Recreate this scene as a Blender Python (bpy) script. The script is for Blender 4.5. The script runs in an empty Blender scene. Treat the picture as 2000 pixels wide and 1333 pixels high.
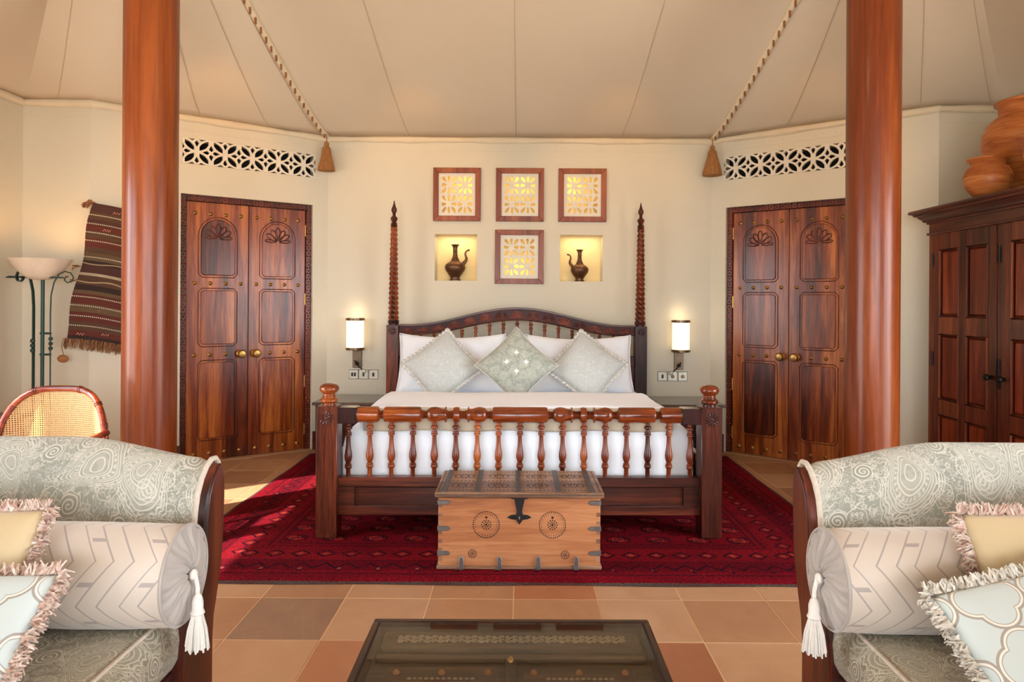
import bpy, bmesh, math, random
from math import pi, sin, cos, sqrt, exp, atan2, radians
from mathutils import Vector, Matrix, Euler, noise as mnoise
from mathutils.geometry import delaunay_2d_cdt

random.seed(7)
SC = bpy.context.scene
COL = SC.collection

# ------------------------------------------------------------------ camera
CAM_H, F_PX = 1.30, 1340.0
cam_d = bpy.data.cameras.new('camera')
cam = bpy.data.objects.new('camera', cam_d)
COL.objects.link(cam)
cam_d.sensor_fit = 'HORIZONTAL'
cam_d.sensor_width = 36.0
cam_d.lens = 36.0 * F_PX / 2000.0
cam_d.shift_x = -20.0 / 2000.0
cam_d.shift_y = -74.5 / 2000.0
cam_d.clip_start = 0.05
cam.matrix_world = Matrix.Translation((0, 0, CAM_H)) @ Matrix.Rotation(pi/2, 4, 'X') @ Matrix.Rotation(0.0065, 4, 'Z')
SC.camera = cam

# ------------------------------------------------------------------ view
SC.view_settings.view_transform = 'Standard'
SC.view_settings.look = 'None'
SC.view_settings.gamma = 1.0
SC.view_settings.use_curve_mapping = False
SC.view_settings.exposure = 0.02

# ------------------------------------------------------------------ sky, sun, daylight portals
W = bpy.data.worlds.new('sky')
SC.world = W
W.use_nodes = True
bgn = W.node_tree.nodes['Background']
bgn.inputs[0].default_value = (0.84, 0.92, 1.0, 1)
bgn.inputs[1].default_value = 13.4

def lamp(name, kind, loc, energy, color=(1, 1, 1), size=0.1, size_y=None, direction=None, spot=None):
    d = bpy.data.lights.new(name, kind)
    d.energy = energy
    d.color = color
    if kind == 'AREA':
        d.size = size
        if size_y:
            d.shape = 'RECTANGLE'
            d.size_y = size_y
    elif kind == 'SUN':
        d.angle = size
    else:
        d.shadow_soft_size = size
    if spot:
        d.spot_size = spot
        d.spot_blend = 0.6
    o = bpy.data.objects.new(name, d)
    COL.objects.link(o)
    o.location = loc
    if direction is not None:
        o.rotation_euler = Vector(direction).to_track_quat('-Z', 'Y').to_euler()
    return o

SUN_DIR = Vector((0.80, 0.60, -0.76)).normalized()
lamp('sun', 'SUN', (-8, -5, 6), 17.0, (1.0, 0.94, 0.85), radians(0.7), direction=SUN_DIR)
pf = lamp('front_daylight', 'AREA', (0, -2.36, 1.33), 1.0, size=4.8, size_y=2.6, direction=(0, 1, 0))
pf.data.cycles.is_portal = True
pl = lamp('side_daylight', 'AREA', (-3.74, 2.45, 1.13), 1.0, size=2.0, size_y=2.22, direction=(1, 0, 0))
pl.data.cycles.is_portal = True
pr = lamp('side_daylight', 'AREA', (3.62, 1.55, 1.13), 1.0, size=2.6, size_y=2.22, direction=(-1, 0, 0))
pr.data.cycles.is_portal = True

def srgb(r, g, b):
    def f(c):
        c /= 255.0
        return c/12.92 if c <= 0.04045 else ((c+0.055)/1.055)**2.4
    return (f(r), f(g), f(b), 1.0)

# ------------------------------------------------------------------ node helpers
class NT:
    def __init__(s, name):
        s.m = bpy.data.materials.new(name)
        s.m.use_nodes = True
        s.t = s.m.node_tree
        s.b = s.t.nodes['Principled BSDF']
        s.out = s.t.nodes['Material Output']
    def node(s, typ, **kw):
        n = s.t.nodes.new(typ)
        for k, v in kw.items():
            setattr(n, k, v)
        return n
    def put(s, sock, v):
        if isinstance(v, E):
            v = v.s
        if isinstance(v, bpy.types.NodeSocket):
            s.t.links.new(v, sock)
        else:
            sock.default_value = v
    def math(s, op, a, b=None, c=None):
        n = s.node('ShaderNodeMath', operation=op)
        s.put(n.inputs[0], a)
        if b is not None:
            s.put(n.inputs[1], b)
        if c is not None:
            s.put(n.inputs[2], c)
        return E(s, n.outputs[0])
    def mix(s, f, a, b):
        n = s.node('ShaderNodeMix', data_type='RGBA')
        s.put(n.inputs[0], f)
        s.put(n.inputs[6], a)
        s.put(n.inputs[7], b)
        return n.outputs[2]
    def coord(s, k='Object'):
        return s.node('ShaderNodeTexCoord').outputs[k]
    def rand(s):
        return E(s, s.node('ShaderNodeObjectInfo').outputs['Random'])
    def map(s, v, scale=(1, 1, 1), loc=(0, 0, 0), rot=(0, 0, 0)):
        n = s.node('ShaderNodeMapping')
        s.put(n.inputs[0], v)
        s.put(n.inputs[1], loc)
        s.put(n.inputs[2], rot)
        s.put(n.inputs[3], scale)
        return n.outputs[0]
    def offs(s, v, k=23.0):
        """shift coordinates by the object's own random number so that repeats differ"""
        n = s.node('ShaderNodeVectorMath', operation='ADD')
        s.put(n.inputs[0], v)
        s.put(n.inputs[1], (s.rand()*k).s)
        return n.outputs[0]
    def xyz(s, v):
        n = s.node('ShaderNodeSeparateXYZ')
        s.put(n.inputs[0], v)
        return [E(s, o) for o in n.outputs]
    def comb(s, x, y, z=0.0):
        n = s.node('ShaderNodeCombineXYZ')
        for i, v in enumerate((x, y, z)):
            s.put(n.inputs[i], v)
        return n.outputs[0]
    def noise(s, v, scale=5, detail=3, rough=0.5, dist=0.0):
        n = s.node('ShaderNodeTexNoise')
        s.put(n.inputs['Vector'], v)
        n.inputs['Scale'].default_value = scale
        n.inputs['Detail'].default_value = detail
        n.inputs['Roughness'].default_value = rough
        n.inputs['Distortion'].default_value = dist
        return E(s, n.outputs[0])
    def vor(s, v, scale=5, feature='F1', rnd=1.0):
        n = s.node('ShaderNodeTexVoronoi', feature=feature, voronoi_dimensions='2D')
        s.put(n.inputs['Vector'], v)
        n.inputs['Scale'].default_value = scale
        n.inputs['Randomness'].default_value = rnd
        return n
    def ramp(s, f, stops, interp='LINEAR'):
        n = s.node('ShaderNodeValToRGB')
        n.color_ramp.interpolation = interp
        el = n.color_ramp.elements
        while len(el) < len(stops):
            el.new(0.5)
        for e, (p, c) in zip(el, stops):
            e.position = p
            e.color = c
        s.put(n.inputs[0], f)
        return n.outputs[0]
    def bump(s, h, strength=0.2, dist=0.01):
        n = s.node('ShaderNodeBump')
        n.inputs['Strength'].default_value = strength
        n.inputs['Distance'].default_value = dist
        s.put(n.inputs['Height'], h)
        s.put(s.b.inputs['Normal'], n.outputs[0])
    def base(s, c, rough=0.5, **kw):
        s.put(s.b.inputs['Base Color'], c)
        s.put(s.b.inputs['Roughness'], rough)
        for k, v in kw.items():
            s.put(s.b.inputs[k.replace('_', ' ')], v)
        return s.m

class E:
    """a float socket with arithmetic"""
    def __init__(s, nt, sock):
        s.n, s.s = nt, sock
    def __add__(s, o): return s.n.math('ADD', s, o)
    __radd__ = __add__
    def __sub__(s, o): return s.n.math('SUBTRACT', s, o)
    def __rsub__(s, o): return s.n.math('SUBTRACT', o, s)
    def __mul__(s, o): return s.n.math('MULTIPLY', s, o)
    __rmul__ = __mul__
    def __truediv__(s, o): return s.n.math('DIVIDE', s, o)
    def abs(s): return s.n.math('ABSOLUTE', s)
    def sin(s): return s.n.math('SINE', s)
    def cos(s): return s.n.math('COSINE', s)
    def frac(s): return s.n.math('FRACT', s)
    def floor(s): return s.n.math('FLOOR', s)
    def sqrt(s): return s.n.math('SQRT', s)
    def pow(s, k): return s.n.math('POWER', s, k)
    def min(s, o): return s.n.math('MINIMUM', s, o)
    def max(s, o): return s.n.math('MAXIMUM', s, o)
    def lt(s, o): return s.n.math('LESS_THAN', s, o)
    def gt(s, o): return s.n.math('GREATER_THAN', s, o)
    def tri(s): return s.n.math('PINGPONG', s, 0.5)*2.0       # 0..1..0 with period 1
    def near(s, c, w): return (s-c).abs().lt(w)
    def smooth(s, a, b):
        n = s.n.node('ShaderNodeMapRange', interpolation_type='SMOOTHSTEP')
        s.n.put(n.inputs[0], s)
        n.inputs[1].default_value, n.inputs[2].default_value = a, b
        return E(s.n, n.outputs[0])

# ------------------------------------------------------------------ materials
def plain(name, c, rough=0.5, metal=0.0, var=0.06, scale=12, bump=0.0, **kw):
    t = NT(name)
    o = t.coord()
    n = t.noise(t.offs(o), scale, 4, 0.6)
    lo = tuple(x*(1-var*2) for x in c[:3]) + (1,)
    hi = tuple(min(1, x*(1+var*2)) for x in c[:3]) + (1,)
    t.base(t.mix(n, lo, hi), rough, Metallic=metal, **kw)
    if bump:
        t.bump(t.noise(o, scale*12, 2, 0.6), bump, 0.004)
    return t.m

def wood(name, dark, mid, light, axis='Z', rough=0.28, coat=0.35, fine=1.0, patch=0.5, con=1.0):
    t = NT(name)
    o = t.offs(t.coord())
    s = {'X': (0.55, 9, 9), 'Y': (9, 0.55, 9), 'Z': (9, 9, 0.55)}[axis]
    s = tuple(k*fine for k in s)
    v = t.map(o, s)
    n = t.noise(v, 1.6, 7, 0.62, 0.9)
    f = t.noise(t.map(o, tuple(k*5 for k in s)), 2.0, 3, 0.6, 0.2)
    p = t.noise(t.map(o, tuple(k*0.22 for k in s)), 1.5, 2, 0.5, 0.5)
    g = (n-0.5)*(1.35*con) + (f-0.5)*(0.45*con) + (p-0.5)*(patch*1.7) + 0.5
    col = t.ramp(g, [(0.22, dark), (0.5, mid), (0.80, light)])
    t.base(col, t.noise(v, 2.0, 3)*0.16 + (rough-0.04), Coat_Weight=coat*0.45, Coat_Roughness=0.16, Specular_IOR_Level=0.35)
    t.bump(f, 0.06, 0.003)
    return t.m

M = {}
M['bed'] = wood('bed_wood', srgb(28, 10, 8), srgb(72, 28, 17), srgb(134, 62, 32), 'Z')
M['bed_x'] = wood('bed_wood_along', srgb(28, 10, 9), srgb(66, 27, 18), srgb(112, 52, 32), 'X')
M['bed_turned'] = wood('bed_wood_turned', srgb(58, 18, 8), srgb(122, 52, 19), srgb(176, 92, 38), 'X', 0.17, 1.0, 1.0, 0.6, 1.1)
M['bed_spindle'] = wood('bed_wood_spindle', srgb(62, 20, 9), srgb(122, 52, 22), srgb(176, 96, 46), 'Z', 0.24, 0.5)
M['bed_dark'] = wood('bed_wood_dark', srgb(26, 10, 10), srgb(52, 20, 18), srgb(84, 36, 26), 'Z')
M['carved'] = wood('carved_wood', srgb(66, 22, 14), srgb(112, 48, 34), srgb(150, 76, 56), 'X', 0.35, 0.3)
M['carved_ground'] = wood('carved_ground_wood', srgb(34, 10, 8), srgb(60, 20, 16), srgb(84, 32, 24), 'X', 0.5, 0.0)
M['door'] = wood('door_wood', srgb(64, 22, 8), srgb(128, 56, 21), srgb(186, 106, 44), 'Z', 0.26, 0.45, 0.9, 0.75)
M['door_dark'] = wood('door_wood_dark', srgb(44, 14, 8), srgb(86, 32, 17), srgb(116, 50, 28), 'Z', 0.34, 0.3)
M['column'] = wood('column_wood', srgb(74, 27, 10), srgb(120, 53, 20), srgb(166, 86, 36), 'Z', 0.27, 0.3, 0.7, 0.7, 0.6)
M['armoire'] = wood('armoire_wood', srgb(50, 18, 10), srgb(96, 40, 22), srgb(138, 68, 38), 'Z', 0.3, 0.35)
M['armoire_x'] = wood('armoire_wood_along', srgb(40, 15, 10), srgb(74, 32, 20), srgb(104, 50, 31), 'X', 0.32, 0.3)
M['armoire_panel'] = wood('armoire_panel_wood', srgb(74, 20, 8), srgb(126, 48, 22), srgb(156, 76, 40), 'Z', 0.28, 0.35)
M['sofa_wood'] = wood('sofa_wood', srgb(38, 12, 8), srgb(74, 26, 14), srgb(108, 46, 26), 'Z', 0.3, 0.4)
M['table_wood'] = wood('table_wood', srgb(28, 12, 9), srgb(52, 23, 15), srgb(86, 40, 24), 'Y', 0.3, 0.4)
M['old_wood'] = wood('old_door_wood', srgb(44, 29, 19), srgb(72, 50, 34), srgb(104, 77, 55), 'X', 0.6, 0.0)
M['frame_wood'] = wood('frame_wood', srgb(104, 44, 20), srgb(138, 66, 34), srgb(162, 88, 52), 'Z', 0.35, 0.2)
M['cane_frame'] = wood('cane_frame_wood', srgb(50, 14, 8), srgb(110, 36, 16), srgb(164, 70, 30), 'X', 0.18, 0.7)
M['chest'] = wood('chest_wood', srgb(136, 80, 46), srgb(168, 106, 64), srgb(192, 134, 90), 'X', 0.55, 0.0, 1.5, 0.4, 0.8)
M['chest_lid'] = wood('chest_lid_wood', srgb(92, 60, 42), srgb(138, 98, 70), srgb(176, 136, 102), 'X', 0.4, 0.15, 1.0, 0.5)
M['bedside'] = wood('bedside_wood_sheen', srgb(58, 44, 38), srgb(92, 76, 68), srgb(120, 102, 92), 'X', 0.16, 1.0)  # cabinet tops, lightened to carry the wall's reflection in the colour
M['brass'] = plain('aged_brass', srgb(168, 128, 70), 0.32, 1.0, 0.15)
M['iron'] = plain('chest_iron', srgb(112, 104, 100), 0.45, 0.85, 0.25, 30, 0.2)
M['blackiron'] = plain('black_iron', srgb(34, 30, 30), 0.45, 0.6, 0.2)
M['green_iron'] = plain('green_painted_iron', srgb(40, 66, 60), 0.42, 0.35, 0.15, 20)
M['bronze'] = plain('bronze', srgb(116, 98, 80), 0.36, 0.9, 0.15)
M['ewer'] = plain('tarnished_copper', srgb(104, 74, 56), 0.34, 0.85, 0.35, 40, 0.3)
M['switch'] = plain('steel_switch_plate', srgb(206, 200, 184), 0.35, 0.55, 0.05)
M['dark'] = plain('dark_void', (0.004, 0.004, 0.004, 1), 0.9)
M['black'] = plain('black_plastic', (0.02, 0.018, 0.016, 1), 0.4)
M['white_metal'] = plain('white_painted_plaster', srgb(218, 208, 190), 0.6, 0, 0.02)
M['terracotta'] = None
M['cord'] = plain('brown_cord', srgb(150, 98, 54), 0.8, 0, 0.2, 60, 0.4)
M['tassel'] = plain('brown_tassel', srgb(158, 104, 54), 0.75, 0, 0.25, 40, 0.4)
M['ivory'] = plain('ivory_cotton', srgb(232, 226, 218), 0.8, 0, 0.06, 60, 0.3)
M['piping'] = plain('cream_piping', srgb(214, 200, 184), 0.8, 0, 0.15, 80, 0.4)

def plaster():
    t = NT('wall_plaster')
    o = t.coord()
    n = t.noise(o, 2.2, 4, 0.6)
    h = t.noise(t.map(o, (1.0, 1.0, 30)), 6, 3, 0.6)
    t.base(t.mix(n, srgb(206, 195, 172), srgb(213, 203, 181)), 0.72)
    t.bump(h, 0.08, 0.004)
    return t.m
M['plaster'] = plaster()
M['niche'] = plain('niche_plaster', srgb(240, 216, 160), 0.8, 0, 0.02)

def tent():
    t = NT('tent_fabric')
    o = t.coord()
    x, y, z = t.xyz(o)
    w = (x*900).sin()*0.5 + (y*900).sin()*0.5
    t.base(t.mix(t.noise(o, 1.6, 3), srgb(204, 188, 166), srgb(212, 197, 176)), 0.92)
    t.bump(t.noise(o, 3.0, 3)*0.7 + w*0.02, 0.12, 0.05)
    return t.m
M['tent'] = tent()
M['seam'] = plain('tent_seam', srgb(194, 177, 154), 0.95, 0, 0.03)
M['trimcloth'] = plain('trim_cloth', srgb(216, 200, 172), 0.9, 0, 0.05, 8, 0.1)

def tile_mat(name, a, b, c):
    t = NT(name)
    o = t.offs(t.coord(), 40)
    n = t.noise(o, 3.0, 6, 0.6, 1.2)
    f = t.noise(t.map(o, (30, 8, 8)), 3.0, 4, 0.6)
    r = t.rand()
    col = t.ramp(n*0.55 + f*0.12 + (r-0.5)*0.40 + 0.16, [(0.22, a), (0.5, b), (0.78, c)])
    t.base(col, t.noise(o, 12, 3)*0.14 + 0.33, Specular_IOR_Level=0.4)
    t.bump(t.noise(o, 30, 4, 0.6), 0.08, 0.004)
    return t.m
M['tile'] = tile_mat('sandstone_tile', srgb(158, 112, 80), srgb(176, 130, 94), srgb(188, 146, 110))
M['tile_red'] = tile_mat('red_sandstone_tile', srgb(150, 94, 62), srgb(164, 106, 72), srgb(174, 118, 82))
M['tile_slate'] = tile_mat('mottled_slate_tile', srgb(120, 90, 74), srgb(156, 118, 88), srgb(184, 146, 96))
M['sand'] = plain('pale_desert_sand', srgb(206, 194, 178), 0.95, 0, 0.06, 3)
M['grout'] = plain('grout', srgb(212, 170, 128), 0.85, 0, 0.05)

def terracotta():
    t = NT('terracotta')
    o = t.offs(t.coord())
    n = t.noise(t.map(o, (3, 3, 22)), 2.0, 5, 0.6, 0.4)
    t.base(t.ramp(n, [(0.3, srgb(148, 74, 32)), (0.5, srgb(188, 108, 52)), (0.7, srgb(206, 136, 76))]), 0.42, Specular_IOR_Level=0.4)
    t.bump(n, 0.2, 0.01)
    return t.m
M['terracotta'] = terracotta()

def cloth(name, c, var=0.03, rough=0.85, sheen=0.2, b=0.15, scale=400):
    t = NT(name)
    o = t.coord()
    n = t.noise(o, 5, 3)
    lo = tuple(x*(1-var) for x in c[:3]) + (1,)
    t.base(t.mix(n, lo, c), rough, Sheen_Weight=sheen)
    t.bump(t.noise(o, 9, 3)*0.5 + t.noise(o, scale, 2)*0.02, b, 0.02)
    return t.m
M['linen'] = cloth('white_linen', srgb(244, 247, 253), 0.02)
M['duvet'] = cloth('white_duvet', srgb(242, 241, 247), 0.03)
M['runner'] = cloth('beige_blanket', srgb(200, 184, 160), 0.08)
M['gold'] = cloth('gold_silk', srgb(216, 192, 150), 0.12, 0.5, 0.4)

def paisley(name, ground, line, mid, scale=1.0, stars=False):
    """printed cloth: thin-lined botehs and curls over a filling of small leaves"""
    t = NT(name)
    uv0 = t.map(t.coord('UV'), (scale, scale, 1))
    wob = t.noise(uv0, 7.0, 2, 0.5)
    wob2 = t.noise(t.map(uv0, (1, 1, 1), (3.1, 7.7, 0)), 7.0, 2, 0.5)
    x0, y0, _ = t.xyz(uv0)
    x, y = x0 + (wob-0.5)*0.05, y0 + (wob2-0.5)*0.05
    uv = t.comb(x, y)
    def cells(sc, rnd):
        v = t.vor(uv, sc, 'F1', rnd)
        px, py, _ = t.xyz(v.outputs['Position'])
        lx, ly = x-px, y-py
        r = (lx*lx + ly*ly).sqrt()
        return lx, ly, r, t.math('ARCTAN2', ly, lx), t.xyz(v.outputs['Color'])[0]
    def line_at(v, c, w):
        return 1.0 - (v-c).abs().smooth(w*0.55, w)
    # filling of small florets
    lx, ly, r3, th3, c3 = cells(40.0, 0.9)
    petal = r3 - ((th3*5.0).sin()*0.0022 + 0.0085)
    pat = t.mix((1.0-petal.smooth(-0.001, 0.001))*0.6, ground, t.mix(c3, mid, line))
    pat = t.mix(1.0-r3.smooth(0.002, 0.0032), pat, ground)
    # leafy contour lines
    cont = (t.noise(uv, 12, 3, 0.55, 1.2)*12.0).frac()
    pat = t.mix(line_at(cont, 0.5, 0.11)*0.7, pat, line)
    # curls
    lx, ly, r2, th2, c2 = cells(13.0, 0.85)
    s2 = (th2 + r2*(2*pi*95.0) + c2*6.0).sin()
    in2 = (1.0 - r2.smooth(0.027, 0.029))*c2.gt(0.52)
    pat = t.mix(in2, pat, t.mix(s2.smooth(0.25, 0.6), ground, line))
    pat = t.mix(line_at(r2 + (th2*7.0).sin()*0.0015, 0.031, 0.0015)*0.9, pat, line)
    pat = t.mix(line_at(r2 + (th2*5.0 + c2*4.0).sin()*0.006, 0.017, 0.0016)*(1.0-in2)*0.8, pat, line)
    # large botehs: nested teardrop outlines with a scalloped rim
    lx, ly, r1, th1, c1 = cells(4.6, 0.55)
    ca, sa = (c1*6.2832).cos(), (c1*6.2832).sin()
    qx, qy = lx*ca - ly*sa, lx*sa + ly*ca
    bx = qx + qy*qy*4.5 - 0.012
    nar = (qy + 0.03).max(0.0).min(0.115)*6.6
    ex = bx/(1.0 - nar)
    ey = qy*0.78
    te = (ex*ex + ey*ey).sqrt()
    th1 = t.math('ARCTAN2', ey, ex)
    rim = te + (th1*17.0).sin()*0.0022
    in1 = 1.0 - te.smooth(0.070, 0.073)
    inner = t.mix((1.0-petal.smooth(-0.002, 0.001))*0.5, mid, ground)
    inner = t.mix(in2*s2.smooth(0.1, 0.5)*0.8, inner, line)
    pat = t.mix(in1, pat, inner)
    for c, w, k in ((0.079, 0.0022, rim), (0.070, 0.0015, te), (0.061, 0.0014, te), (0.054, 0.0012, te), (0.038, 0.0020, te), (0.030, 0.0012, te), (0.017, 0.0018, te), (0.087, 0.0014, rim), (0.095, 0.0016, rim)):
        pat = t.mix(line_at(k, c, w), pat, line)
    pat = t.mix((1.0 - (te-0.046).abs().smooth(0.003, 0.005))*(th1*26.0).sin().gt(0.0)*0.7, pat, line)
    tint = t.noise(uv, 6, 2)
    pat = t.mix(tint.smooth(0.4, 0.7)*0.22, pat, srgb(186, 184, 172))
    if stars:
        m = None
        for cx, cy in ((0.05, 0.05), (-0.05, 0.05), (0.05, -0.05), (-0.05, -0.05)):
            ux, uy = (x0/scale-cx), (y0/scale-cy)
            a = (((ux+uy)*0.7071).abs()*30).pow(0.55) + (((ux-uy)*0.7071).abs()*30).pow(0.55)
            q = 1.0 - a.smooth(0.85, 1.0)
            m = q if m is None else m.max(q)
        pat = t.mix(m, pat, srgb(240, 240, 232))
    t.base(pat, 0.8, Sheen_Weight=0.1)
    t.bump(t.noise(uv0, 8, 3), 0.1, 0.02)
    return t.m
M['paisley'] = paisley('sage_paisley_cloth', srgb(154, 155, 144), srgb(216, 212, 200), srgb(176, 175, 163))
M['paisley_seat'] = paisley('taupe_paisley_cloth', srgb(134, 124, 104), srgb(192, 182, 160), srgb(152, 142, 122))
M['paisley_small'] = paisley('small_paisley_cloth', srgb(134, 142, 132), srgb(206, 206, 190), srgb(164, 168, 156), 2.6, True)

def damask():
    t = NT('silver_damask_cloth')
    uv = t.coord('UV')
    c = (t.noise(uv, 9, 3, 0.5, 2.0)*7).frac()
    f = c.smooth(0.0, 0.2)*(1.0-c.smooth(0.3, 0.5))
    t.base(t.mix(f*0.5, srgb(190, 192, 188), srgb(214, 216, 212)), 0.6, Sheen_Weight=0.3)
    t.bump(f, 0.15, 0.004)
    return t.m
M['damask'] = damask()

def trellis():
    t = NT('aqua_trellis_cloth')
    uv = t.map(t.coord('UV'), (1, 1, 1), (0.07, 0.03, 0))
    x, y, _ = t.xyz(uv)
    p = 0.135
    a, b = ((x/p).frac()-0.5).abs(), ((y/p).frac()-0.5).abs()
    c, R = 0.215, 0.265
    d1 = ((a-c)*(a-c) + b*b).sqrt()
    d2 = (a*a + (b-c)*(b-c)).sqrt()
    d = d1.min(d2) - R
    line = 1.0 - d.abs().smooth(0.034, 0.044)
    core = 1.0 - (d+0.012).abs().smooth(0.012, 0.018)
    col = t.mix(line, srgb(206, 217, 216), srgb(168, 158, 150))
    col = t.mix(core, col, srgb(240, 234, 222))
    t.base(col, 0.75, Sheen_Weight=0.3)
    t.bump(line*0.6 + t.noise(uv, 10, 3), 0.12, 0.01)
    return t.m
M['trellis'] = trellis()

def geo():
    t = NT('beige_geometric_cloth')
    x, y, _ = t.xyz(t.coord('UV'))
    u, v = x/0.14, y/0.20
    z1 = (u + (v*1.0).tri()*0.55).frac()
    z2 = (u*1.0 - (v + 0.5).tri()*0.55).frac()
    line = (z1-0.5).abs().lt(0.018).max((z2-0.62).abs().lt(0.018)).max((z1-0.8).abs().lt(0.014))
    rung = ((v*2).frac()-0.5).abs().lt(0.05)*(z1-0.62).abs().lt(0.12)
    line = line.max(rung)
    col = t.mix(line, srgb(212, 198, 184), srgb(172, 160, 154))
    t.base(col, 0.55, Sheen_Weight=0.4)
    t.bump(line, 0.35, 0.006)
    return t.m
M['geo'] = geo()
M['ruched'] = cloth('ruched_taupe_cloth', srgb(182, 172, 164), 0.15, 0.5, 0.4)

def fringe_mat(name, a, b):
    t = NT(name)
    n = t.noise(t.coord(), 70, 2, 0.6)
    t.base(t.ramp(n, [(0.38, a), (0.62, b)]), 0.85)
    return t.m
M['fringe_pink'] = fringe_mat('pink_brush_fringe', srgb(206, 168, 152), srgb(236, 218, 206))
M['fringe_white'] = fringe_mat('white_brush_fringe', srgb(204, 196, 184), srgb(236, 230, 220))
M['fringe_silver'] = fringe_mat('silver_ruffle', srgb(196, 190, 180), srgb(220, 216, 210))

def cane():
    t = NT('woven_cane')
    x, y, _ = t.xyz(t.coord('UV'))
    p = 0.0115
    u, v = (x/p).frac()-0.5, (y/p).frac()-0.5
    hole = (u*u + v*v).sqrt().lt(0.27)
    d1 = ((x+y)/p).frac()
    col = t.mix(d1.lt(0.5), srgb(208, 166, 112), srgb(190, 142, 86))
    t.base(col, 0.45)
    tr = t.node('ShaderNodeBsdfTransparent')
    mx = t.node('ShaderNodeMixShader')
    t.put(mx.inputs[0], hole)
    t.t.links.new(t.b.outputs[0], mx.inputs[1])
    t.t.links.new(tr.outputs[0], mx.inputs[2])
    t.t.links.new(mx.outputs[0], t.out.inputs[0])
    return t.m
M['cane'] = cane()

def glass():
    t = NT('table_glass')
    lw = t.node('ShaderNodeLayerWeight')
    lw.inputs[0].default_value = 0.5
    fc = E(t, lw.outputs['Facing'])
    fr = fc.pow(5.0)*0.9 + 0.04
    tr = t.node('ShaderNodeBsdfTransparent')
    tr.inputs[0].default_value = (0.93, 0.93, 0.91, 1)
    gl = t.node('ShaderNodeBsdfGlossy')
    gl.inputs['Roughness'].default_value = 0.02
    mx = t.node('ShaderNodeMixShader')
    t.put(mx.inputs[0], fr)
    t.t.links.new(tr.outputs[0], mx.inputs[1])
    t.t.links.new(gl.outputs[0], mx.inputs[2])
    t.t.links.new(mx.outputs[0], t.out.inputs[0])
    return t.m
M['glass'] = glass()

def glow(name, c, strength, basec=None):
    t = NT(name)
    t.base(basec or c, 0.5, Emission_Color=c, Emission_Strength=strength)
    return t.m
M['shade'] = glow('lit_glass_shade', srgb(255, 234, 196), 1.25)
M['bowl'] = plain('alabaster_bowl', srgb(226, 206, 182), 0.4, 0, 0.08, 9)

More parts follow.
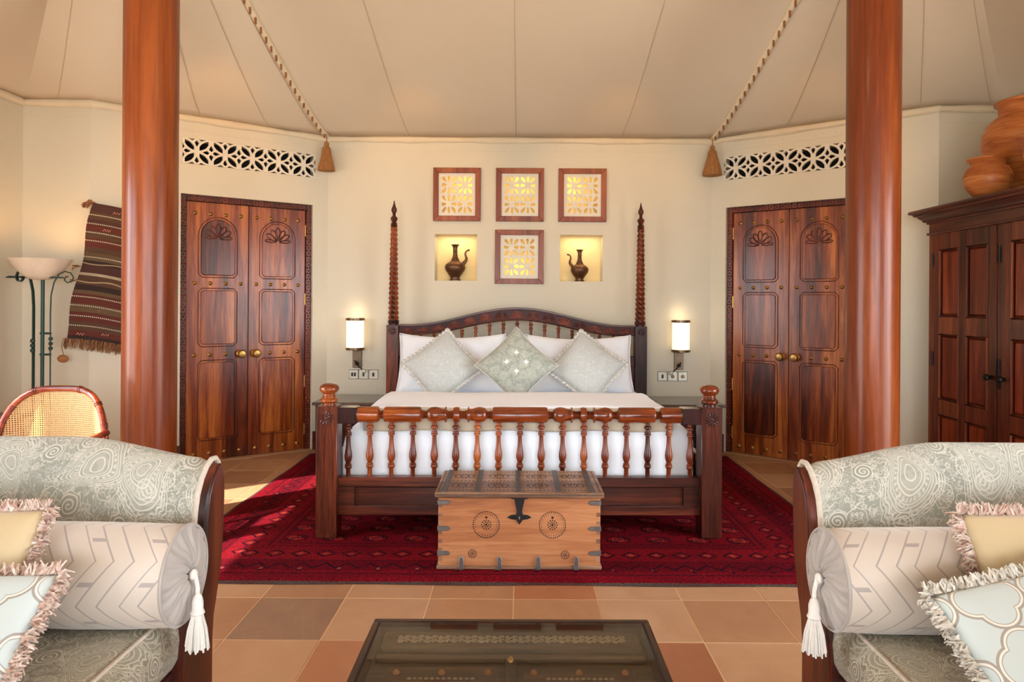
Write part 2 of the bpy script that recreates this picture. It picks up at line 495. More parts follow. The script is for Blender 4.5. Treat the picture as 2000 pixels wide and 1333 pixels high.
def rug_mat(hx, hy):
    """Turkoman carpet: dark selvedge, running borders, a field of small medallions"""
    t = NT('red_carpet_pile')
    o = t.coord()
    x, y, _ = t.xyz(o)
    x = x + (t.noise(t.map(o, (60, 60, 1)), 1.0, 2)-0.5)*0.016
    y = y + (t.noise(t.map(o, (60, 60, 1), (9, 4, 0)), 1.0, 2)-0.5)*0.016
    ax, ay = x.abs(), y.abs()
    dx, dy = hx-ax, hy-ay
    d = dx.min(dy)
    along = dx.lt(dy)
    run = along*y + (1.0-along)*x
    red, deep, navy = srgb(150, 14, 30), srgb(74, 5, 17), srgb(38, 10, 22)
    cream, rust = srgb(150, 74, 66), srgb(150, 28, 28)
    kn = t.noise(t.map(o, (26, 90, 1)), 2.0, 3, 0.7)
    sp = E(t, t.vor(t.map(o, (1, 1.6, 1)), 55, 'F1', 1).outputs['Distance'])
    col = t.mix(kn.smooth(0.35, 0.65), deep, red)
    # field medallions
    gx, gy = (x/0.22).frac()-0.5, (y/0.17).frac()-0.5
    g = gx.abs()*0.9 + gy.abs()
    oct_ = (gx.abs()*1.1).max(gy.abs()*1.1).max(g*0.72)
    quad = (gx*gy).gt(0.0)
    field = d.gt(0.52)
    c2 = t.mix(oct_.near(0.30, 0.025)*field, col, navy)
    c2 = t.mix(oct_.lt(0.26)*field*0.8, c2, t.mix(quad, rust, navy))
    c2 = t.mix(oct_.near(0.14, 0.02)*field, c2, cream)
    c2 = t.mix(oct_.lt(0.07)*field, c2, rust)
    hx2, hy2 = ((x+0.11)/0.22).frac()-0.5, ((y+0.085)/0.17).frac()-0.5
    dia = hx2.abs() + hy2.abs()
    c2 = t.mix(dia.near(0.12, 0.03)*field, c2, navy)
    # borders: zigzags, lozenges, hooked lines
    tri = (run/0.11).tri()
    zz = (d-0.20-(tri-0.5)*0.06).abs().lt(0.010)
    c2 = t.mix(d.near(0.20, 0.055)*0.6, c2, deep)
    c2 = t.mix(zz, c2, navy)
    hook = ((run/0.19).frac()-0.5).abs().lt(0.06)*d.near(0.155, 0.022)
    c2 = t.mix(hook*(run/0.006).sin().gt(0.2), c2, cream)
    c2 = t.mix(hook*d.near(0.14, 0.012), c2, navy)
    lz = ((run/0.13).frac()-0.5).abs()*2.0 + (d-0.36).abs()/0.06
    band = d.near(0.36, 0.075)
    c2 = t.mix(band*0.5, c2, srgb(128, 20, 28))
    c2 = t.mix(lz.lt(0.85)*band, c2, navy)
    c2 = t.mix(lz.lt(0.55)*band, c2, rust)
    c2 = t.mix(lz.lt(0.25)*band, c2, cream)
    for k in (0.105, 0.265, 0.47, 0.51):
        c2 = t.mix(d.near(k, 0.006)*0.8, c2, navy)
    c2 = t.mix(sp.smooth(0.0, 0.25)*0.0 + (1.0-sp.smooth(0.05, 0.3))*0.55, c2, navy)
    c2 = t.mix(kn.smooth(0.3, 0.4)*0.0 + (1.0-kn.smooth(0.3, 0.45))*0.4, c2, srgb(60, 8, 16))
    c2 = t.mix(d.lt(0.022), c2, srgb(78, 68, 62))
    big = t.noise(t.map(o, (3.0, 9.0, 1)), 1.0, 3)
    c2 = t.mix((1.0-big.smooth(0.35, 0.6))*0.45, c2, deep)
    kn2 = t.noise(t.map(o, (120, 70, 1)), 1.0, 2, 0.7)
    c2 = t.mix((1.0-kn2.smooth(0.36, 0.48))*0.5, c2, navy)
    c2 = t.mix(kn2.smooth(0.58, 0.7)*0.35, c2, srgb(178, 40, 44))
    t.base(c2, 0.95, Specular_IOR_Level=0.06)
    t.bump(kn + t.noise(o, 260, 2)*0.6, 0.5, 0.006)
    return t.m

def kilim_mat():
    t = NT('striped_kilim_weave')
    u, v, _ = t.xyz(t.coord('UV'))
    n = t.noise(t.map(t.coord('UV'), (8, 120, 1)), 1.0, 3)
    br, rd, dk, ol, mr = srgb(88, 58, 36), srgb(98, 36, 22), srgb(48, 28, 20), srgb(104, 78, 48), srgb(78, 42, 32)
    stops = [(0.0, mr), (0.06, br), (0.115, mr), (0.16, rd), (0.20, br), (0.255, rd), (0.32, br), (0.36, ol), (0.42, dk),
             (0.45, mr), (0.51, ol), (0.53, br), (0.60, dk), (0.64, ol), (0.665, rd), (0.74, ol), (0.80, rd), (0.87, br), (0.93, rd), (0.97, dk)]
    col = t.ramp(v/1.05, stops, 'CONSTANT')
    st = ((v/0.0105).frac()).lt(0.28)
    col = t.mix(st*0.55, col, dk)
    dash = (u/0.012).frac().lt(0.55)
    w = None
    for k in (0.085, 0.15, 0.215, 0.275, 0.395, 0.69, 0.755, 0.83, 0.90):
        q = (v/1.05).near(k, 0.0042)
        w = q if w is None else w.max(q)
    col = t.mix(w*dash, col, srgb(206, 192, 164))
    col = t.mix((v/1.05).near(0.522, 0.010), col, srgb(176, 156, 126))
    vine = (v/1.05-0.575-(u/0.045).sin()*0.008).abs().lt(0.005)
    vine = vine.max((v/1.05-0.44-(u/0.05).sin()*0.008).abs().lt(0.004))
    col = t.mix(vine, col, srgb(170, 140, 104))
    col = t.mix((n-0.3)*0.5, col, dk)
    t.base(col, 0.92, Sheen_Weight=0.1)
    t.bump(n + st*0.6, 0.6, 0.004)
    return t.m
M['kilim'] = kilim_mat()

# ------------------------------------------------------------------ geometry helpers
class MB:
    def __init__(s):
        s.v, s.f, s.uv = [], [], {}
    def add(s, verts, faces, mat=None):
        k = len(s.v)
        if mat is not None:
            verts = [mat @ Vector(p) for p in verts]
        s.v += [tuple(p) for p in verts]
        s.f += [tuple(i+k for i in f) for f in faces]
        return s
    def box(s, x0, x1, y0, y1, z0, z1, b=0.0, mat=None):
        if b <= 0:
            v = [(x, y, z) for x in (x0, x1) for y in (y0, y1) for z in (z0, z1)]
            f = [(0, 1, 3, 2), (4, 6, 7, 5), (0, 4, 5, 1), (2, 3, 7, 6), (0, 2, 6, 4), (1, 5, 7, 3)]
            return s.add(v, f, mat)
        v, idx = [], {}
        X, Y, Z = (x0, x1), (y0, y1), (z0, z1)
        for i in (0, 1):
            for j in (0, 1):
                for k in (0, 1):
                    si, sj, sk = (b, -b)[i], (b, -b)[j], (b, -b)[k]
                    for a, p in enumerate(((X[i], Y[j]+sj, Z[k]+sk), (X[i]+si, Y[j], Z[k]+sk), (X[i]+si, Y[j]+sj, Z[k]))):
                        idx[(i, j, k, a)] = len(v)
                        v.append(p)
        f = []
        for q in (0, 1):
            f.append([idx[(q, j, k, 0)] for j, k in ((0, 0), (1, 0), (1, 1), (0, 1))])
            f.append([idx[(i, q, k, 1)] for i, k in ((0, 0), (1, 0), (1, 1), (0, 1))])
            f.append([idx[(i, j, q, 2)] for i, j in ((0, 0), (1, 0), (1, 1), (0, 1))])
        for p in (0, 1):
            for q in (0, 1):
                f.append([idx[(p, q, 0, 0)], idx[(p, q, 1, 0)], idx[(p, q, 1, 1)], idx[(p, q, 0, 1)]])
                f.append([idx[(p, 0, q, 0)], idx[(p, 1, q, 0)], idx[(p, 1, q, 2)], idx[(p, 0, q, 2)]])
                f.append([idx[(0, p, q, 1)], idx[(1, p, q, 1)], idx[(1, p, q, 2)], idx[(0, p, q, 2)]])
                for r in (0, 1):
                    f.append([idx[(p, q, r, a)] for a in (0, 1, 2)])
        return s.add(v, f, mat)
    def lathe(s, prof, seg=16, c=(0, 0, 0), axis='Z', mat=None, ripple=None):
        """prof: (radius, height) pairs"""
        v, f = [], []
        for r, h in prof:
            for k in range(seg):
                a = 2*pi*k/seg
                rr = r*(1+ripple(a, h)) if ripple else r
                p = (rr*cos(a), rr*sin(a), h)
                if axis == 'X':
                    p = (p[2], p[0], p[1])
                elif axis == 'Y':
                    p = (p[0], p[2], p[1])
                v.append((p[0]+c[0], p[1]+c[1], p[2]+c[2]))
        n = len(prof)
        for i in range(n-1):
            for k in range(seg):
                q = (k+1) % seg
                f.append((i*seg+k, i*seg+q, (i+1)*seg+q, (i+1)*seg+k))
        if prof[0][0] > 1e-6:
            f.append(tuple(range(seg)))
        if prof[-1][0] > 1e-6:
            f.append(tuple((n-1)*seg+k for k in range(seg)))
        return s.add(v, f, mat)
    def tube(s, pts, rad, seg=8, closed=False, mat=None, flat=None):
        pts = [Vector(p) for p in pts]
        n = len(pts)
        R = rad if isinstance(rad, (list, tuple)) else [rad]*n
        v, f = [], []
        up = None
        for i, p in enumerate(pts):
            a = pts[(i-1) % n] if (closed or i > 0) else p
            b = pts[(i+1) % n] if (closed or i < n-1) else p
            d = (b-a)
            d = d.normalized() if d.length > 1e-9 else Vector((0, 0, 1))
            if up is None:
                up = Vector((0, 0, 1)) if abs(d.z) < 0.9 else Vector((1, 0, 0))
            e1 = (up - d*up.dot(d)).normalized()
            up = e1
            e2 = d.cross(e1)
            for k in range(seg):
                t = 2*pi*(k+0.5)/seg
                w1, w2 = (R[i], R[i]) if flat is None else (flat[0], flat[1])
                v.append(p + e1*cos(t)*w1 + e2*sin(t)*w2)
        m = n if closed else n-1
        for i in range(m):
            j = (i+1) % n
            for k in range(seg):
                q = (k+1) % seg
                f.append((i*seg+k, i*seg+q, j*seg+q, j*seg+k))
        if not closed:
            f.append(tuple(range(seg)))
            f.append(tuple((n-1)*seg+k for k in range(seg)))
        return s.add(v, f, mat)
    def prism(s, poly, d0, d1, plane='XZ', bevel=0.0, mat=None):
        """outline poly extruded from d0 to d1; the d0 face is drawn in by bevel"""
        def P(a, b, d):
            return {'XZ': (a, d, b), 'YZ': (d, a, b), 'XY': (a, b, d)}[plane]
        n = len(poly)
        v = [P(a, b, d1) for a, b in poly]
        f = []
        rings = [list(range(n))]
        if bevel > 0:
            sg = 1 if d1 > d0 else -1
            v += [P(a, b, d0+sg*bevel) for a, b in poly]
            rings.append(list(range(n, 2*n)))
            ins = inset(poly, bevel)
            v += [P(a, b, d0) for a, b in ins]
            rings.append(list(range(2*n, 3*n)))
        else:
            v += [P(a, b, d0) for a, b in poly]
            rings.append(list(range(n, 2*n)))
        for A, B in zip(rings, rings[1:]):
            for i in range(n):
                j = (i+1) % n
                f.append((A[i], A[j], B[j], B[i]))
        f.append(tuple(rings[0]))
        f.append(tuple(rings[-1]))
        return s.add(v, f, mat)
    def grid(s, fn, nu, nv, uvf=None, mat=None, wrap=False):
        k = len(s.v)
        vs = [fn(i/nu, j/nv) for j in range(nv+1) for i in range(nu+1)]
        if mat is not None:
            vs = [mat @ Vector(p) for p in vs]
        s.v += [tuple(p) for p in vs]
        for j in range(nv):
            for i in range(nu):
                a = k+j*(nu+1)+i
                s.f.append((a, a+1, a+nu+2, a+nu+1))
        if uvf:
            for j in range(nv+1):
                for i in range(nu+1):
                    s.uv[k+j*(nu+1)+i] = uvf(i/nu, j/nv)
        return s
    def ball(s, c, r, seg=10, rings=6, sc=(1, 1, 1), mat=None):
        prof = [(r*sin(pi*i/rings), -r*cos(pi*i/rings)) for i in range(rings+1)]
        prof[0] = (1e-5, -r); prof[-1] = (1e-5, r)
        m = MB().lathe(prof, seg)
        v = [(p[0]*sc[0]+c[0], p[1]*sc[1]+c[1], p[2]*sc[2]+c[2]) for p in m.v]
        return s.add(v, m.f, mat)
    def mesh(s, name, mat, sharp=38, normals=True, smooth=True):
        me = bpy.data.meshes.new(name)
        me.from_pydata(s.v, [], s.f)
        if s.uv:
            ul = me.uv_layers.new(name='UVMap')
            for lp in me.loops:
                ul.data[lp.index].uv = s.uv.get(lp.vertex_index, (0, 0))
        if normals:
            bm = bmesh.new()
            bm.from_mesh(me)
            bmesh.ops.recalc_face_normals(bm, faces=bm.faces)
            bm.to_mesh(me)
            bm.free()
        if smooth:
            me.polygons.foreach_set('use_smooth', [True]*len(me.polygons))
            if sharp:
                me.set_sharp_from_angle(angle=radians(sharp))
        if mat is not None:
            me.materials.append(mat)
        me.update()
        return me

def inset(poly, d):
    n = len(poly)
    area = sum(poly[i][0]*poly[(i+1) % n][1]-poly[(i+1) % n][0]*poly[i][1] for i in range(n))
    sg = 1 if area > 0 else -1
    out = []
    for i in range(n):
        p0, p1, p2 = Vector(poly[i-1]), Vector(poly[i]), Vector(poly[(i+1) % n])
        e1, e2 = (p1-p0), (p2-p1)
        e1 = e1.normalized() if e1.length > 1e-9 else e2.normalized()
        e2 = e2.normalized() if e2.length > 1e-9 else e1
        n1, n2 = Vector((-e1.y, e1.x))*sg, Vector((-e2.y, e2.x))*sg
        m = n1+n2
        L = max(0.35, 1+n1.dot(n2))
        out.append(tuple(p1 + m*(d/L)))
    return out

def ob(name, data, parent=None, loc=(0, 0, 0), rot=(0, 0, 0), mw=None, **props):
    o = bpy.data.objects.new(name, data)
    COL.objects.link(o)
    if parent is not None:
        o.parent = parent
    if mw is not None:
        o.matrix_local = mw
    else:
        o.location = loc
        o.rotation_euler = rot
    for k, v in props.items():
        o[k] = v
    return o

def part(name, mb, mat, parent=None, sharp=38, **kw):
    return ob(name, mb.mesh(name, mat, sharp), parent, **kw)

def thing(name, label, cat, loc=(0, 0, 0), rz=0.0, group=None, mw=None):
    o = ob(name, None, None, loc, (0, 0, rz), mw)
    o['label'] = label
    o['category'] = cat
    o['kind'] = 'thing'
    if group:
        o['group'] = group
    o.empty_display_size = 0.1
    return o

def tag(o, label, cat, group=None, kind='thing'):
    o['label'] = label
    o['category'] = cat
    o['kind'] = kind
    if group:
        o['group'] = group
    return o

def struct(name, mb, mat, parent=None, sharp=38, **kw):
    o = part(name, mb, mat, parent, sharp, **kw)
    o['kind'] = 'structure'
    return o

def pierced(outer, holes, y0, y1):
    """a flat panel in the XZ plane with real openings, y0 (front) to y1 (back)"""
    pts, faces = [Vector(p) for p in outer], [list(range(len(outer)))]
    for h in holes:
        if sum(h[i-1][0]*h[i][1]-h[i][0]*h[i-1][1] for i in range(len(h))) < 0:
            h = h[::-1]
        k = len(pts)
        pts += [Vector(p) for p in h]
        faces.append(list(range(k, k+len(h))))
    vv, ee, ff, ov, oe, of = delaunay_2d_cdt(pts, [], faces, 0, 1e-6)
    keep = []
    for tri, src in zip(ff, of):
        if len(src) == 1 and src[0] == 0:
            keep.append(tri)
    mb = MB()
    n = len(vv)
    v = [(p.x, y0, p.y) for p in vv] + [(p.x, y1, p.y) for p in vv]
    f = [tuple(t) for t in keep] + [tuple(i+n for i in reversed(t)) for t in keep]
    cnt = {}
    for t in keep:
        for a, b in zip(t, t[1:]+t[:1]):
            cnt[(a, b)] = 1
    for a, b in cnt:
        if (b, a) not in cnt:
            f.append((a, b, b+n, a+n))
    return mb.add(v, f)

def smoothstep(a, b, x):
    t = max(0.0, min(1.0, (x-a)/(b-a)))
    return t*t*(3-2*t)

# ------------------------------------------------------------------ the room shell
AL, AR = Vector((-1.734, 6.10)), Vector((1.675, 6.10))
BL, BR = Vector((-3.18, 5.037)), Vector((3.05, 5.035))
CL, CR = Vector((-3.66, 5.02)), Vector((3.53, 5.03))
YF = -2.30
DL, DR = Vector((CL.x, YF)), Vector((CR.x, YF))
Z_EAVE = 2.76

def wall_matrix(p, q):
    """local x runs p -> q along the wall, local y points out of the room, z up"""
    d = (q-p).normalized()
    n = Vector((d.y, -d.x))
    mid = (p+q)/2
    if n.dot(Vector((0, 2.0))-mid) > 0:
        n = -n
    return Matrix(((d.x, n.x, 0, p.x), (d.y, n.y, 0, p.y), (0, 0, 1, 0), (0, 0, 0, 1)))

def wall(name, p, q, holes=(), th=0.14, z0=0.0, z1=2.80, ext=(0, 0)):
    L = (q-p).length
    ts = sorted({-ext[0], L+ext[1], *[h[0] for h in holes], *[h[1] for h in holes]})
    zs = sorted({z0, z1, *[h[2] for h in holes], *[h[3] for h in holes]})
    def solid(i, j):
        if not (0 <= i < len(ts)-1 and 0 <= j < len(zs)-1):
            return False
        t, z = (ts[i]+ts[i+1])/2, (zs[j]+zs[j+1])/2
        return not any(h[0] < t < h[1] and h[2] < z < h[3] for h in holes)
    v, f, ix = [], [], {}
    def V(i, j, k):
        if (i, j, k) not in ix:
            ix[(i, j, k)] = len(v)
            v.append((ts[i], (0, th)[k], zs[j]))
        return ix[(i, j, k)]
    for i in range(len(ts)-1):
        for j in range(len(zs)-1):
            if not solid(i, j):
                continue
            for k in (0, 1):
                f.append((V(i, j, k), V(i+1, j, k), V(i+1, j+1, k), V(i, j+1, k)))
            if not solid(i-1, j):
                f.append((V(i, j, 0), V(i, j, 1), V(i, j+1, 1), V(i, j+1, 0)))
            if not solid(i+1, j):
                f.append((V(i+1, j, 0), V(i+1, j, 1), V(i+1, j+1, 1), V(i+1, j+1, 0)))
            if not solid(i, j-1):
                f.append((V(i, j, 0), V(i, j, 1), V(i+1, j, 1), V(i+1, j, 0)))
            if not solid(i, j+1):
                f.append((V(i, j+1, 0), V(i, j+1, 1), V(i+1, j+1, 1), V(i+1, j+1, 0)))
    mb = MB().add(v, f)
    o = struct(name, mb, M['plaster'], sharp=30, mw=wall_matrix(p, q))
    return o

def wx(px):          # back-wall coordinate of a world x
    return px - AL.x

NI = [(-0.780, -0.405, 1.494, 1.908), (0.334, 0.712, 1.494, 1.908)]
SCR = [(-0.795, -0.375, 2.022, 2.495), (-0.238, 0.185, 2.022, 2.495), (0.316, 0.740, 2.022, 2.495), (-0.244, 0.187, 1.468, 1.948)]
FR = 0.047
holes = [(wx(a), wx(b), c, d) for a, b, c, d in NI] + [(wx(a)+FR*0.8, wx(b)-FR*0.8, c+FR*0.8, d-FR*0.8) for a, b, c, d in SCR]
w_back = wall('wall_back', AL, AR, holes, th=0.17, ext=(0.02, 0.02))
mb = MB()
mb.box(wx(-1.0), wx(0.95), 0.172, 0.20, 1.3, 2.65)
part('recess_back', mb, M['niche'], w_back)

T0, T1, DTOP = 0.134, 1.187, 2.148
V0, V1, VZ0, VZ1 = 0.112, 1.182, 2.386, 2.590
def angled(name, p, q):
    return wall(name, p, q, [(T0, T1, 0.0, DTOP), (V0, V1, VZ0, VZ1)], th=0.14, ext=(0.06, 0.0))
w_nl = angled('wall_angled_left', AL, BL)
w_nr = angled('wall_angled_right', AR, BR)
wall('wall_end_left', BL, CL, th=0.12, ext=(0, 0.1))
wall('wall_end_right', BR, CR, th=0.12, ext=(0, 0.1))
LL = (DL-CL).length
def ty(y):           # left-wall coordinate of a world y
    return CL.y - y
w_left = wall('wall_left', CL, DL, [(ty(3.50), ty(2.85), 0.02, 2.24), (ty(2.66), ty(2.24), 0.02, 2.24), (ty(2.14), ty(1.45), 0.02, 2.24)], th=0.12)
w_right = wall('wall_right', CR, DR, [(5.03-2.85, 5.03-1.6, 0.02, 2.24), (5.03-1.5, 5.03-0.25, 0.02, 2.24)], th=0.12)  # unseen openings, added to even out the daylight
w_front = wall('wall_front', DL, DR, [(1.25, 3.45, 0.02, 2.55), (3.72, 5.95, 0.02, 2.55)], th=0.12)

# glazed doors that let the daylight in (left wall and behind the camera): frame bars only where the openings are
def glazed(name, par, t0, t1, z0, z1, nx, nz):
    mb = MB()
    w = 0.05
    mb.box(t0, t1, 0.03, 0.09, z1-w, z1, 0.004).box(t0, t1, 0.03, 0.09, z0, z0+w, 0.004)
    for i in range(nx+1):
        x = t0 + (t1-t0-w)*i/nx
        mb.box(x, x+w, 0.03, 0.09, z0, z1, 0.004)
    for j in range(1, nz):
        z = z0+(z1-z0)*j/nz
        mb.box(t0, t1, 0.04, 0.08, z-0.015, z+0.015)
    o = struct(name, mb, M['door_dark'], mw=par.matrix_basis.copy())
    return o
def casing(name, par, t0, t1, z0, z1):
    mb = MB()
    for a, b, c, d in ((t0, t0+0.02, z0, z1), (t1-0.02, t1, z0, z1), (t0, t1, z1-0.02, z1), (t0, t1, z0, z0+0.02)):
        mb.box(a, b, 0.03, 0.09, c, d, 0.003)
    return struct(name, mb, M['door_dark'], mw=par.matrix_basis.copy())
casing('window_1', w_left, ty(3.50), ty(2.85), 0.02, 2.24)
casing('window_7', w_left, ty(2.66), ty(2.24), 0.02, 2.24)
casing('window_2', w_left, ty(2.14), ty(1.45), 0.02, 2.24)
casing('added_window_5', w_right, 5.03-2.85, 5.03-1.6, 0.02, 2.24)  # casings of the two added daylight openings
casing('added_window_6', w_right, 5.03-1.5, 5.03-0.25, 0.02, 2.24)
# unseen roof and side screen, added to keep sun out of the front doors
struct('added_sun_screen', MB().box(-3.8, -3.7, -5.6, -2.44, 0.0, 2.9), M['plaster'])
struct('added_sun_roof', MB().box(-3.8, 3.7, -5.6, -2.44, 2.9, 2.95), M['plaster'])
glazed('window_3', w_front, 1.25, 3.45, 0.02, 2.55, 3, 1)
glazed('window_4', w_front, 3.72, 5.95, 0.02, 2.55, 3, 1)

struct('ground', MB().box(-40, 40, -40, 30, -0.5, -0.09), M['sand'])
# floor: grout bed and the stone tiles that lie in it
fl = struct('floor', MB().box(-3.75, 3.62, -2.4, 6.3, -0.06, -0.0014), M['grout'])
PX, PY, X0, Y0 = 0.369, 0.375, -0.030, 3.008
tile_me = {}
for key in ('tile', 'tile_red', 'tile_slate'):
    tile_me[key] = MB().box(-PX/2+0.003, PX/2-0.003, -PY/2+0.003, PY/2-0.003, -0.02, 0.0, 0.001).mesh('tile', M[key], 25)
RED = {(-2, 1), (1, 1), (0, -1), (4, -1), (0, 3), (-3, 4), (-2, 2), (2, 2), (5, 0), (4, -3), (-5, -2), (5, 2), (-4, 3)}
def far_edge(x):
    if x < AL.x:
        return AL.y + (AL.x-x)*(BL.y-AL.y)/(AL.x-BL.x) if x > BL.x else BL.y
    if x > AR.x:
        return AR.y + (x-AR.x)*(BR.y-AR.y)/(BR.x-AR.x) if x < BR.x else BR.y
    return AL.y
for j in range(-9, 6):
    for i in range(-10, 10):
        cx, cy = X0+(i+0.5)*PX, Y0-(j+0.5)*PY
        if cx < -3.75 or cx > 3.6 or cy-PY/2 > far_edge(cx)+0.12:
            continue
        key = 'tile_slate' if (i, j) == (-3, 0) else 'tile_red' if (i, j) in RED else 'tile'
        ob('tile', tile_me[key], fl, (cx, cy, random.uniform(-0.0006, 0.0006)))
mbf = MB().box(-3.75, 3.6, -2.4, Y0-6*PY-0.003, -0.02, 0.0)
part('plain_floor', mbf, M['tile'], fl)

# tent ceiling
def g_rise(d):
    return 0.57*d - 0.15*(1-exp(-d/0.45))
TL_, TR_ = Vector((-2.10, 3.5)), Vector((2.04, 3.5))
CTRL = [(DL, Vector((-2.15, YF))), (Vector((CL.x, 3.0)), Vector((-2.15, 3.0))), (CL, Vector((-2.18, 3.5))), (BL, Vector((-2.14, 3.5))),
        (AL, TL_), (AR, TR_), (BR, Vector((2.08, 3.5))), (CR, Vector((2.12, 3.5))), (Vector((CR.x, 3.0)), Vector((2.1, 3.0))), (DR, Vector((2.1, YF)))]
def ceil_pt(k, fr, s):
    (p0, t0), (p1, t1) = CTRL[k], CTRL[k+1]
    p, t = p0.lerp(p1, fr), t0.lerp(t1, fr)
    xy = p.lerp(t, s)
    return Vector((xy.x, xy.y, Z_EAVE + g_rise(2.6*s)))
cm = MB()
NS = 20
cols = []
for k in range(len(CTRL)-1):
    m = 8 if k in (0, 8) else 6
    for i in range(m + (1 if k == len(CTRL)-2 else 0)):
        cols.append((k, i/m))
for k, fr in cols:
    for j in range(NS+1):
        p = ceil_pt(k, fr, j/NS)
        sag = 0.02*sin(pi*j/NS)*abs(sin(pi*fr))*(1 if k in (3, 4, 5) else 0.6)
        cm.v.append((p.x, p.y, p.z - sag))
for c in range(len(cols)-1):
    for j in range(NS):
        a = c*(NS+1)+j
        cm.f.append((a, a+NS+1, a+NS+2, a+1))
zt = Z_EAVE+g_rise(2.6)
zt -= 0.004
cm.add([(-2.35, YF-0.1, zt), (-2.35, 3.8, zt), (2.35, 3.8, zt), (2.35, YF-0.1, zt)], [(0, 1, 2, 3)])
cm.add([(CL.x-0.1, YF-0.1, 2.7), (CR.x+0.1, YF-0.1, 2.7), (CR.x+0.1, YF-0.1, 5), (CL.x-0.1, YF-0.1, 5)], [(0, 1, 2, 3)])
ceiling = ob('ceiling', cm.mesh('ceiling', M['tent'], 45, normals=False), kind='structure')
mod = ceiling.modifiers.new('cloth_thickness', 'SOLIDIFY')
mod.thickness = 0.02
mod.offset = -1
def seam(k, fr, s0, s1, rad=0.003, off=0.0):
    pts = []
    for i in range(19):
        s = s0+(s1-s0)*i/18
        p = ceil_pt(k, fr, s)
        p.z -= 0.02*sin(pi*s)*abs(sin(pi*fr))*(1 if k in (3, 4, 5) else 0.6) + 0.003
        pts.append(p)
    part('seam', MB().tube(pts, rad, 6), M['seam'], ceiling)
for k, fr in ((4, 0.215), (4, 0.49), (4, 0.762), (3, 0.42), (3, 0.96), (2, 0.5), (1, 0.6), (5, 0.36), (5, 0.93), (6, 0.8), (7, 0.45), (3, 0.72), (5, 0.68)):
    seam(k, fr, 0.02, 0.98)

# cloth roll and stamped zigzag under the eaves
RUNS = [(CL, DL, 'left'), (BL, CL, 'end_left'), (AL, BL, 'angled_left'), (AL, AR, 'back'), (AR, BR, 'angled_right'), (BR, CR, 'end_right'), (CR, DR, 'right')]
for i, (p, q, side) in enumerate(RUNS):
    mw = wall_matrix(p, q)
    L = (q-p).length
    mb = MB()
    n = max(4, int(L/0.12))
    def fn(u, v, L=L, i=i):
        x = -0.012 + (L+0.024)*u
        a = -0.35 + v*(pi+0.9)
        w = 0.004*sin(x*7+i)+0.003*sin(x*19+2*i)
        return (x, -0.004-0.024*max(0, sin(a)) - (0.0 if sin(a) > 0 else 0.0), 2.745 - (0.028+w)*cos(a))
    mb.grid(fn, n, 8)
    struct('trim_%d' % (i+1), mb, M['trimcloth'], mw=mw)
    zz = MB()
    st = 0.052
    if side not in ('left', 'right'):
        for k in range(int(L/st)):
            x = 0.02 + k*st
            zz.add([(x, -0.001, 2.655), (x+st, -0.001, 2.655), (x+st/2, -0.001, 2.69), (x+st/2, -0.005, 2.665)],
                   [(0, 1, 3), (1, 2, 3), (2, 0, 3)])
        zz.box(0, L, -0.0025, 0.0, 2.643, 2.648)
        o = part('stamped_zigzag', zz, M['plaster'], mw=mw)
        o['kind'] = 'structure'
        o.name = 'trim_zigzag_' + side

# skirting
for p, q, a, b, side in ((AL, AR, 0.0, 3.409, 'back'), (AL, BL, 0.0, T0-0.004, 'left'), (AL, BL, T1+0.004, 1.79, 'far_left'),
                         (AR, BR, 0.0, T0-0.004, 'right'), (AR, BR, T1+0.004, 1.73, 'far_right'), (BL, CL, 0.0, 0.48, 'end_left'),
                         (BR, CR, 0.0, 0.48, 'end_right')):
    mb = MB().box(a, b, -0.016, -0.001, 0.0, 0.16, 0.003).box(a, b, -0.021, -0.001, 0.0, 0.05, 0.003)
    struct('baseboard_' + side, mb, M['door_dark'], mw=wall_matrix(p, q))

